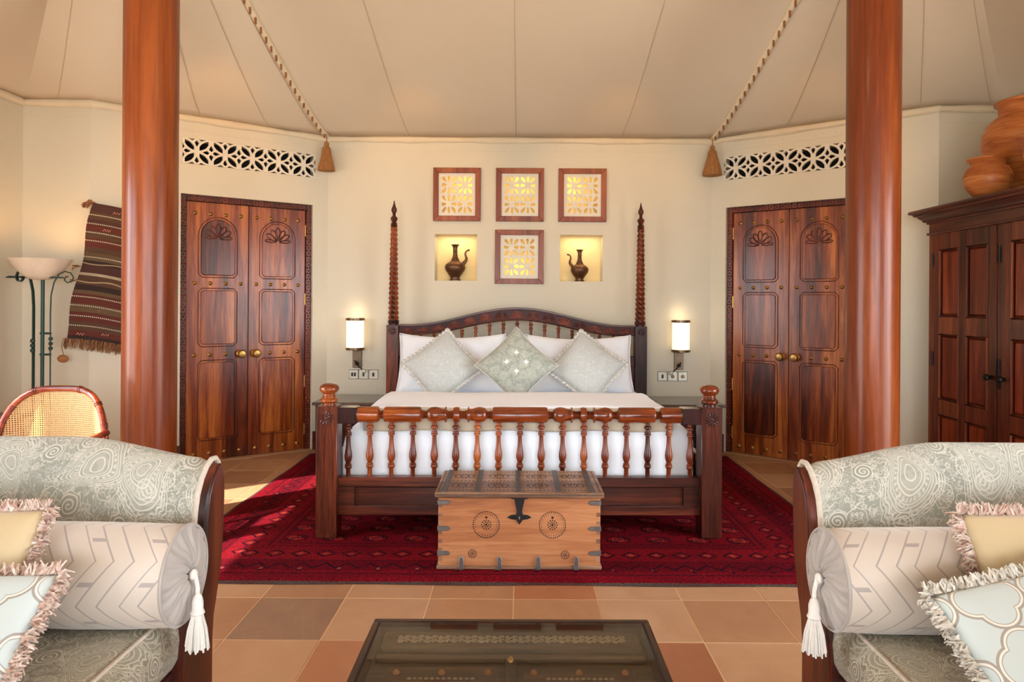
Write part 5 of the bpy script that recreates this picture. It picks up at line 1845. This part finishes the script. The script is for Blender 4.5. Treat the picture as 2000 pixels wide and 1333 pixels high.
# ------------------------------------------------------------------ armoire
def armoire():
    t = thing('armoire', 'tall dark wooden armoire with panelled doors and a moulded cornice', 'armoire', (3.165, 4.11, 0), -pi/2)
    hw, hd = 0.75, 0.285
    A, AX, AP = M['armoire'], M['armoire_x'], M['armoire_panel']
    part('carcass', MB().box(-hw, hw, -hd+0.02, hd, 0.10, 1.875, 0.002), A, t)
    part('plinth', MB().box(-hw-0.012, hw+0.012, -hd-0.012, hd, 0.0, 0.115, 0.004), AX, t)
    part('frieze', MB().box(-hw-0.001, hw+0.001, -hd-0.001, hd, 1.808, 1.876, 0.002).box(-hw-0.014, hw+0.014, -hd-0.014, hd, 1.795, 1.812, 0.004), AX, t)
    pr = [(0.0, 1.872), (0.012, 1.874), (0.014, 1.886), (0.028, 1.890), (0.034, 1.904), (0.050, 1.918), (0.056, 1.928), (0.070, 1.932), (0.078, 1.946), (0.094, 1.950), (0.100, 1.960), (0.094, 1.972), (0.07, 1.976)]
    cb = MB()
    path = [(-hw, hd), (-hw, -hd), (hw, -hd), (hw, hd)]
    dirs = [(-1, 0), (-1, -1), (1, -1), (1, 0)]
    v, f = [], []
    for (x, y), (dx, dy) in zip(path, dirs):
        for o_, z in pr:
            v.append((x+dx*o_, y+dy*o_, z))
    m = len(pr)
    for i in range(3):
        for k in range(m-1):
            f.append((i*m+k, i*m+k+1, (i+1)*m+k+1, (i+1)*m+k))
    f.append(tuple(i*m+m-1 for i in range(4)))
    f.append(tuple(i*m for i in range(4)))
    cb.add(v, f)
    part('cornice', cb, AX, t, 25)
    part('corner_stile', MB().box(-hw, -0.688, -hd, -hd+0.03, 0.115, 1.80, 0.002), A, t)
    part('corner_stile', MB().box(0.688, hw, -hd, -hd+0.03, 0.115, 1.80, 0.002), A, t)
    part('mid_stile', MB().box(-0.050, -0.014, -hd, -hd+0.03, 0.115, 1.80, 0.002), A, t)
    def adoor(x0, x1, cols, hinge_x, knob_x):
        yf = -hd-0.006
        d = ob('door', None, t)
        rows = [(1.685, 1.222), (1.105, 0.655), (0.55, 0.22)]
        # stiles and rails
        edges = [x0]
        for a, b in cols:
            edges += [a, b]
        edges.append(x1)
        for i in range(0, len(edges), 2):
            part('stile', MB().box(edges[i], edges[i+1], yf, yf+0.028, 0.125, 1.795, 0.003), A, d)
        zz = [1.795]
        for a, b in rows:
            zz += [a, b]
        zz.append(0.125)
        for a, b in cols:
            for i in range(0, len(zz), 2):
                part('rail', MB().box(a, b, yf, yf+0.028, zz[i+1], zz[i], 0.002), A, d)
            for zt, zb in rows:
                part('panel', MB().prism([(a+0.012, zb+0.012), (b-0.012, zb+0.012), (b-0.012, zt-0.012), (a+0.012, zt-0.012)], yf+0.010, yf+0.026, 'XZ', 0.012), AP, d)
                part('moulding', MB().tube([(a+0.006, yf+0.002, zb+0.006), (b-0.006, yf+0.002, zb+0.006), (b-0.006, yf+0.002, zt-0.006), (a+0.006, yf+0.002, zt-0.006)], 0.009, 8, True), A, d)
        for z in (1.615, 0.93, 0.30):
            part('hinge', MB().lathe([(0.007, -0.052), (0.007, 0.052)], 10, (hinge_x, yf-0.003, z)).box(hinge_x-0.012, hinge_x+0.012, yf-0.003, yf, z-0.035, z+0.035), M['blackiron'], d)
        if knob_x is not None:
            part('knob', MB().lathe([(0.012, 0.0), (0.010, -0.012), (0.018, -0.022), (0.021, -0.032), (0.015, -0.042), (0.001, -0.045)], 16, (knob_x, yf, 0.862), 'Y'), M['blackiron'], d)
    adoor(-0.684, -0.052, [(-0.622, -0.405), (-0.335, -0.125)], -0.690, -0.092)
    adoor(-0.012, 0.684, [(0.075, 0.345), (0.42, 0.62)], -0.020, 0.03)
    part('key_plate', MB().box(-0.030, -0.008, -hd-0.012, -hd-0.004, 0.80, 0.93, 0.003), M['blackiron'], t)
armoire()

def pot(x, y, R, prof, label, seg=48):
    t = thing('clay_pot', label, 'pot', (x, y, 1.977), group='terracotta pots on the armoire')
    body, rim = prof
    part('body', MB().lathe(body, seg), M['terracotta'], t, 60)
    part('rim', MB().lathe(rim, seg), M['terracotta'], t, 60)
    return t
pt = pot(2.905, 4.29, 0.133, ([(0.001, 0), (0.062, 0), (0.085, 0.018), (0.116, 0.055), (0.132, 0.10), (0.129, 0.14), (0.112, 0.178), (0.095, 0.200), (0.094, 0.212)],
                         [(0.094, 0.208), (0.100, 0.222), (0.112, 0.232), (0.117, 0.238), (0.115, 0.245), (0.105, 0.246), (0.092, 0.235), (0.085, 0.20), (0.001, 0.10)]),
    'small squat terracotta pot at the front edge on top of the armoire')
inc = MB()
rnd = random.Random(5)
for k in range(90):
    a = 2*pi*k/90
    inc.tube([(0.1315*cos(a), 0.1315*sin(a), 0.128), (0.122*cos(a+0.03*rnd.uniform(-1, 1)), 0.122*sin(a+0.03*rnd.uniform(-1, 1)), 0.160), (0.108*cos(a), 0.108*sin(a), 0.186)], 0.0022, 4)
o = part('comb_marks', inc, M['terracotta'], pt, 60); o['kind'] = 'stuff'
pot(3.197, 4.36, 0.245, ([(0.001, 0), (0.10, 0), (0.115, 0.03), (0.145, 0.10), (0.185, 0.17), (0.225, 0.255), (0.245, 0.335), (0.242, 0.41), (0.218, 0.475), (0.178, 0.520), (0.158, 0.532)],
                          [(0.158, 0.528), (0.150, 0.545), (0.150, 0.585), (0.158, 0.602), (0.172, 0.612), (0.174, 0.622), (0.166, 0.630), (0.15, 0.62), (0.14, 0.55), (0.001, 0.3)]),
    'tall round terracotta jar with flared rim at the back on top of the armoire')
pot(2.99, 3.76, 0.205, ([(0.001, 0), (0.09, 0), (0.12, 0.03), (0.175, 0.09), (0.205, 0.17), (0.195, 0.25), (0.15, 0.31), (0.12, 0.33)],
                         [(0.12, 0.326), (0.115, 0.345), (0.13, 0.365), (0.14, 0.375), (0.13, 0.382), (0.11, 0.36), (0.001, 0.2)]),
    'terracotta pot mostly out of frame, nearest on top of the armoire')

# ------------------------------------------------------------------ sofas (arms scroll outwards, like a sleigh)
XC = -0.035
def sofa(sg, label):
    """sg = -1 for the sofa on the lamp side, +1 for the one on the armoire side"""
    t = thing('sofa', label, 'sofa', (XC+sg*1.25, 1.07, 0))
    o0 = Vector((XC+sg*1.25, 1.07, 0))
    def L(x, y, z):           # x: distance from the room's axis
        return (XC+sg*x-o0.x, y-o0.y, z)
    XF, XB = 0.805, 1.85
    inner = [(1.732, 0.500), (1.752, 0.505), (1.772, 0.515), (1.790, 0.535), (1.806, 0.558), (1.816, 0.582), (1.820, 0.63), (1.824, 0.68), (1.832, 0.728), (1.845, 0.775), (1.868, 0.812), (1.896, 0.838)]
    top = [(1.922, 0.852), (1.948, 0.850), (1.966, 0.832)]
    outer = [(1.964, 0.80), (1.952, 0.75), (1.944, 0.69), (1.940, 0.63), (1.928, 0.57), (1.905, 0.50), (1.885, 0.45), (1.876, 0.40), (1.874, 0.0)]
    mirror_c = 1.07
    for far in (True, False):
        def Y(y): return y if far else 2*mirror_c-y
        # show-wood front of the arm: crescent between cushion line and outer sweep
        inn = inner + [(1.905, 0.842)]
        wood_o = [(1.916, 0.846)] + [(1.936, 0.83), (1.946, 0.80), (1.948, 0.75), (1.944, 0.69), (1.940, 0.63), (1.930, 0.57), (1.908, 0.50), (1.886, 0.44), (1.878, 0.38), (1.876, 0.001)]
        low = [(1.70, 0.001), (1.70, 0.30), (1.71, 0.44)]
        poly = inn + wood_o + low
        mb = MB()
        a, b = XF, XF+0.038
        n = len(poly)
        ins = inset(poly, 0.005)
        v = [L(b, Y(y), z) for y, z in poly] + [L(a+0.005, Y(y), z) for y, z in poly] + [L(a, Y(y), z) for y, z in ins]
        f = []
        for r in (0, n):
            for i in range(n):
                j = (i+1) % n
                f.append((r+i, r+j, r+n+j, r+n+i))
        f.append(tuple(range(n))); f.append(tuple(range(2*n, 3*n)))
        mb.add(v, f)
        part('arm_front', mb, M['sofa_wood'], t, 30)
        part('front_bead', MB().tube([L(XF+0.002, Y(y+0.010), z+0.002) for y, z in inn[3:]], 0.004, 6), M['bed_dark'], t, 60)
        # upholstered arm
        prof = inner + top + outer[:-1] + [(1.876, 0.36)]
        def rise(x): return 0.062*smoothstep(XF, XF+0.42, x)
        up = MB()
        ns = 26
        cum = [0.0]
        for p, q in zip(prof, prof[1:]):
            cum.append(cum[-1]+math.hypot(q[0]-p[0], q[1]-p[1]))
        def fn(u, v):
            x = XF+0.030+(XB-XF-0.03)*u
            i = min(len(prof)-1, int(round(v*(len(prof)-1))))
            y, z = prof[i]
            k = smoothstep(0.5, 0.84, z)
            puff = 0.012*sin(pi*min(1, u*1.0))*k
            e = 0.012*max(0, 1-u*30)
            return L(x, Y(y-e*0.5), z + rise(x)*k - e*k)
        k0 = len(up.v)
        up.grid(fn, ns, len(prof)-1)
        for j in range(len(prof)):
            for i in range(ns+1):
                up.uv[k0+j*(ns+1)+i] = (i/ns*(XB-XF) + (0.3 if sg > 0 else 0.62), cum[j]+0.13)
        part('arm_upholstery', up, M['paisley'], t, 60)
        core = MB()
        pp = [(y, z-0.004) for y, z in prof]
        part('arm_piping', MB().tube([L(XF+0.028, Y(y-0.004 if i < 12 else y), z+0.004) for i, (y, z) in enumerate(inner+top)], 0.0075, 8), M['piping'], t, 60)
    part('seat_rail', MB().box(*sorted((L(XF+0.02, 0, 0)[0], L(XF+0.06, 0, 0)[0])), 0.42-o0.y, 1.72-o0.y, 0.20, 0.375, 0.006), M['sofa_wood'], t)
    part('seat_base', MB().box(*sorted((L(XF+0.06, 0, 0)[0], L(1.80, 0, 0)[0])), 0.42-o0.y, 1.86-o0.y, 0.12, 0.40, 0.006), M['paisley_seat'], t)
    # seat cushion
    mb = MB()
    x0, x1, y0, y1, zb, zt = XF+0.012, 1.62, 0.40, 1.735, 0.378, 0.508
    prof = [(x1, zt-0.004), (x0+0.06, zt+0.006), (x0+0.028, zt), (x0+0.008, zt-0.018), (x0, zt-0.045), (x0-0.002, (zt+zb)/2), (x0, zb+0.03), (x0+0.012, zb+0.006), (x0+0.04, zb), (x1, zb)]
    cum = [0]
    for p, q in zip(prof, prof[1:]):
        cum.append(cum[-1]+math.hypot(q[0]-p[0], q[1]-p[1]))
    def fs(u, v):
        i = min(len(prof)-1, int(round(v*(len(prof)-1))))
        x, z = prof[i]
        return L(x, y0+(y1-y0)*u, z - (0.01 if u in (0.0, 1.0) and z > 0.45 else 0))
    mb.grid(fs, 16, len(prof)-1)
    for j in range(len(prof)):
        for i in range(17):
            mb.uv[j*17+i] = (cum[j]+0.2, i/16*(y1-y0))
    mb.add([fs(1.0, j/(len(prof)-1)) for j in range(len(prof))], [tuple(range(len(prof)))])
    part('seat_cushion', mb, M['paisley_seat'], t, 60)
    part('seat_piping', MB().tube([L(x0+0.030, y0+0.01+(y1-y0-0.02)*i/10, zt+0.002) for i in range(11)], 0.005, 6), M['piping'], t)
    # back
    bk = MB()
    bp = [(1.60, 0.40), (1.60, 0.80), (1.64, 0.90), (1.70, 0.93), (1.78, 0.92), (1.83, 0.86), (1.84, 0.12), (1.64, 0.12)]
    n = len(bp)
    yy = (0.36, 1.80)
    v = [L(x, y, z) for y in yy for x, z in bp]
    f = [(i, (i+1) % n, n+(i+1) % n, n+i) for i in range(n)] + [tuple(range(n)), tuple(range(n, 2*n))]
    bk.add(v, f)
    for q in range(2):
        for i, (x, z) in enumerate(bp):
            bk.uv[q*n+i] = (yy[q], z+x)
    part('back', bk, M['paisley'], t, 40)
    for x in (0.88, 1.76):
        for y in (0.47, 1.67):
            part('leg', MB().box(L(x, 0, 0)[0]-0.03, L(x, 0, 0)[0]+0.03, y-o0.y-0.03, y-o0.y+0.03, 0.0, 0.21, 0.004), M['sofa_wood'], t)
sofa(-1, 'sage paisley sofa with scrolled arm in front of the cane armchair')
sofa(1, 'sage paisley sofa with scrolled arm on the armoire side')

# ------------------------------------------------------------------ bolsters
def bolster(sg, label):
    xe = 0.785          # distance of the end face from the axis
    yc, zc, R = 1.675, 0.632, 0.118
    t = thing('bolster', label, 'bolster', (XC+sg*xe, yc, zc), group='beige tasselled bolsters')
    Ln = 0.47
    mb = MB()
    prof = [(0.0, R-0.004), (0.004, R), (0.10, R+0.003), (0.24, R+0.004), (0.38, R+0.002), (Ln-0.004, R), (Ln, R-0.004)]
    seg = 40
    def fn(u, v):
        i = int(round(v*(len(prof)-1)))
        x, r = prof[i]
        a = 2*pi*u
        r2 = r + 0.002*sin(3*a+x*9)
        zz = r2*sin(a)
        if sin(a) < -0.93:
            zz = max(zz, -R*0.985)
        return (sg*x, r2*cos(a), zz)
    mb.grid(fn, seg, len(prof)-1)
    for j in range(len(prof)):
        for i in range(seg+1):
            mb.uv[j*(seg+1)+i] = (prof[j][0]+0.02, i/seg*2*pi*R)
    part('cover', mb, M['geo'], t, 60)
    for x, sgn in ((0.0, -1), (Ln, 1)):
        ef = MB()
        def fe(u, v, x=x, sgn=sgn):
            a = 2*pi*u
            r = 0.008+(R-0.010)*v
            dome = 0.020*(1-v**2)*1.0 - 0.016*max(0, 1-v*7)
            pl = 0.0035*sin(a*26+3*sin(v*6))*min(1, v*3)*(1-0.6*v) + 0.002*sin(a*11)
            return (sg*(x+sgn*(dome+pl)), r*cos(a), r*sin(a))
        ef.grid(fe, 150, 12)
        part('ruched_end', ef, M['ruched'], t, 0)
        part('end_piping', MB().tube([(sg*x, (R-0.001)*cos(2*pi*k/40), (R-0.001)*sin(2*pi*k/40)) for k in range(40)], 0.0042, 6, True), M['ruched'], t, 60)
    part('button', MB().ball((sg*-0.022, 0, 0.0), 0.013, 12, 8, (0.7, 1, 1)), M['ivory'], t)
    cd = part('tassel_cord', MB().tube([(sg*-0.026, 0, -0.002), (sg*-0.034, -0.004, -0.03), (sg*-0.036, -0.008, -0.055)], 0.0055, 8), M['ivory'], t)
    tx = Matrix.Translation((sg*-0.037, -0.010, -0.050))
    part('tassel_head', MB().lathe([(0.004, 0.008), (0.010, 0.0), (0.013, -0.012), (0.013, -0.03), (0.017, -0.04), (0.012, -0.045), (0.013, -0.05)], 16, mat=tx), M['ivory'], cd)
    sk = MB()
    rnd = random.Random(9)
    for k in range(120):
        a = rnd.uniform(0, 2*pi)
        q = sqrt(rnd.random())
        r0, r1 = 0.012*q, 0.028*q
        z1 = -0.118-rnd.uniform(0, 0.012)
        sk.tube([(r0*cos(a), r0*sin(a), -0.044), (r1*0.8*cos(a), r1*0.8*sin(a), -0.08), (r1*cos(a), r1*sin(a), z1)], 0.0024, 4, mat=tx)
    o = part('tassel_skirt', sk, M['ivory'], cd, 60); o['kind'] = 'stuff'
bolster(-1, 'beige geometric bolster with ruched end and ivory tassel on the sofa before the cane armchair')
bolster(1, 'beige geometric bolster with ruched end and ivory tassel on the armoire side sofa')

# ------------------------------------------------------------------ sofa cushions, posed by three of their corners
def sofa_cushion(corner_top, along, down, w, h, right_corner, mat, fringe, label, seed, t=0.13, flen=0.03):
    """corner_top: the visible upper corner; along: direction of the top edge away from it; down: direction of its side edge"""
    ct = Vector(corner_top)
    al, dn = Vector(along).normalized(), Vector(down).normalized()
    right = -al if right_corner else al
    c = ct + al*w/2 + dn*h/2
    mw = pose(c, right, -dn)
    cushion('scatter_cushion', label, mw, w, h, t, mat, fringe, flen, None, seed, 0.05, 0.45)
sofa_cushion((-1.005, 1.575, 0.800), (-1, 0.0, 0.02), (-0.16, -0.13, -0.30), 0.44, 0.40, True, 'gold', 'fringe_pink', 'gold silk cushion with pink brush fringe on the sofa before the cane armchair', 21.0)
sofa_cushion((-0.965, 1.450, 0.722), (-1, -0.05, 0.03), (0.0, -0.24, -0.235), 0.46, 0.40, True, 'trellis', 'fringe_pink', 'pale aqua trellis cushion with pink brush fringe', 22.0)
sofa_cushion((0.945, 1.585, 0.805), (1, 0.02, 0.05), (0.14, -0.11, -0.31), 0.44, 0.40, False, 'gold', 'fringe_pink', 'gold silk cushion with pink brush fringe on the armoire side sofa', 23.0)
sofa_cushion((0.845, 1.440, 0.690), (1, 0.0, 0.27), (0.07, -0.22, -0.21), 0.46, 0.42, False, 'trellis', 'fringe_white', 'pale aqua trellis cushion with white brush fringe', 24.0)

# ------------------------------------------------------------------ coffee table: old carved door under glass
def coffee_table():
    xc, y0, y1, zt = -0.020, 0.72, 1.842, 0.452
    hw = 0.367
    t = thing('coffee_table', 'dark wooden coffee table with old carved door under its glass top', 'table', (xc, (y0+y1)/2, 0), 0.006)
    hd = (y1-y0)/2
    W = M['table_wood']
    fw = 0.020
    part('top_rail', MB().box(-hw, hw, hd-fw, hd, 0.36, zt, 0.004), W, t)
    part('top_rail', MB().box(-hw, hw, -hd, -hd+fw, 0.36, zt, 0.004), W, t)
    for s in (-1, 1):
        part('side_frame', MB().box(s*(hw-fw/2)-fw/2, s*(hw-fw/2)+fw/2, -hd+fw, hd-fw, 0.36, zt, 0.004), W, t)
        for q in (-1, 1):
            part('leg', MB().box(s*(hw-0.035)-0.03, s*(hw-0.035)+0.03, q*(hd-0.035)-0.03, q*(hd-0.035)+0.03, 0.0, 0.37, 0.004), W, t)
    part('glass_top', MB().box(-hw+fw, hw-fw, -hd+fw, hd-fw, zt-0.008, zt-0.002, 0.002), M['glass'], t)
    D = M['old_wood']
    bz = 0.40
    part('door_board', MB().box(-hw+fw, hw-fw, -hd+fw, hd-fw, bz-0.03, bz, 0.001), D, t)
    cr = part('carved_rail', MB().box(-hw+0.035, hw-0.035, hd-0.105, hd-0.024, bz, 0.428, 0.004), D, t)
    cv = MB()
    rnd = random.Random(3)
    for k in range(34):
        x = -0.285+0.57*k/33
        for q in (0, 1):
            pts = []
            for i in range(7):
                a = i*0.9
                r = 0.008-0.0008*i
                pts.append((x+r*cos(a), hd-0.078+q*0.017+r*sin(a)*(1 if k % 2 else -1), 0.430))
            cv.tube(pts, 0.0028, 5)
    o = part('scroll_carving', cv, plain('pale_carving', srgb(146, 124, 98), 0.5, 0, 0.2), cr); o['kind'] = 'stuff'  # scrolls paler than the door wood beneath
    part('rail_moulding', MB().box(-hw+0.03, hw-0.03, hd-0.135, hd-0.118, bz, 0.418, 0.004), D, t)
    part('centre_post', MB().box(-0.014, 0.014, -hd+0.05, hd-0.15, bz, 0.424, 0.003), D, t)
    for s in (-1, 1):
        pa = part('door_leaf', MB().box(s*0.165-0.135, s*0.165+0.135, -hd+0.05, hd-0.165, bz, 0.410, 0.003), D, t)
        part('leaf_moulding', MB().tube([(s*0.165+a*0.098, b, 0.412) for a, b in ((-1, hd-0.245), (1, hd-0.245), (1, -hd+0.15), (-1, -hd+0.15))], 0.006, 8, True), M['frame_wood'], pa)
        for a in (-0.11, 0.0, 0.11):
            part('boss', MB().lathe([(0.009, 0.41), (0.008, 0.414), (0.004, 0.418), (0.001, 0.419)], 10, (s*0.165+a, hd-0.195, 0)), M['cord'], pa)
        sc = MB()
        for k in range(12):
            x = s*0.165-0.075+0.15*k/11
            sc.ball((x, hd-0.222, 0.411), 0.006, 6, 4, (1, 0.7, 0.5))
        o = part('leaf_carving', sc, bpy.data.materials['pale_carving'], pa); o['kind'] = 'stuff'
    part('boss', MB().lathe([(0.009, 0.424), (0.008, 0.428), (0.004, 0.433), (0.001, 0.434)], 10, (0, hd-0.165, 0)), M['brass'], t)
coffee_table()

# ------------------------------------------------------------------ added warm spots without fittings, to tint the upper walls
for p, aim, e in (((-0.9, 4.70, 3.00), (-0.9, 6.1, 2.28), 23), ((0.8, 4.70, 3.00), (0.8, 6.1, 2.28), 20),
                  ((-1.75, 4.4, 3.10), (-2.55, 5.55, 2.28), 26), ((1.7, 4.4, 3.10), (2.45, 5.5, 2.28), 13)):
    lamp('added_wall_spot', 'SPOT', p, e, (1.0, 0.50, 0.15), 0.06, direction=Vector(aim)-Vector(p), spot=radians(62))
lamp('warm_fill_light', 'POINT', (0, 2.2, 3.3), 12, (1.0, 0.66, 0.34), 0.18)  # added warm fill point, no lantern hangs here
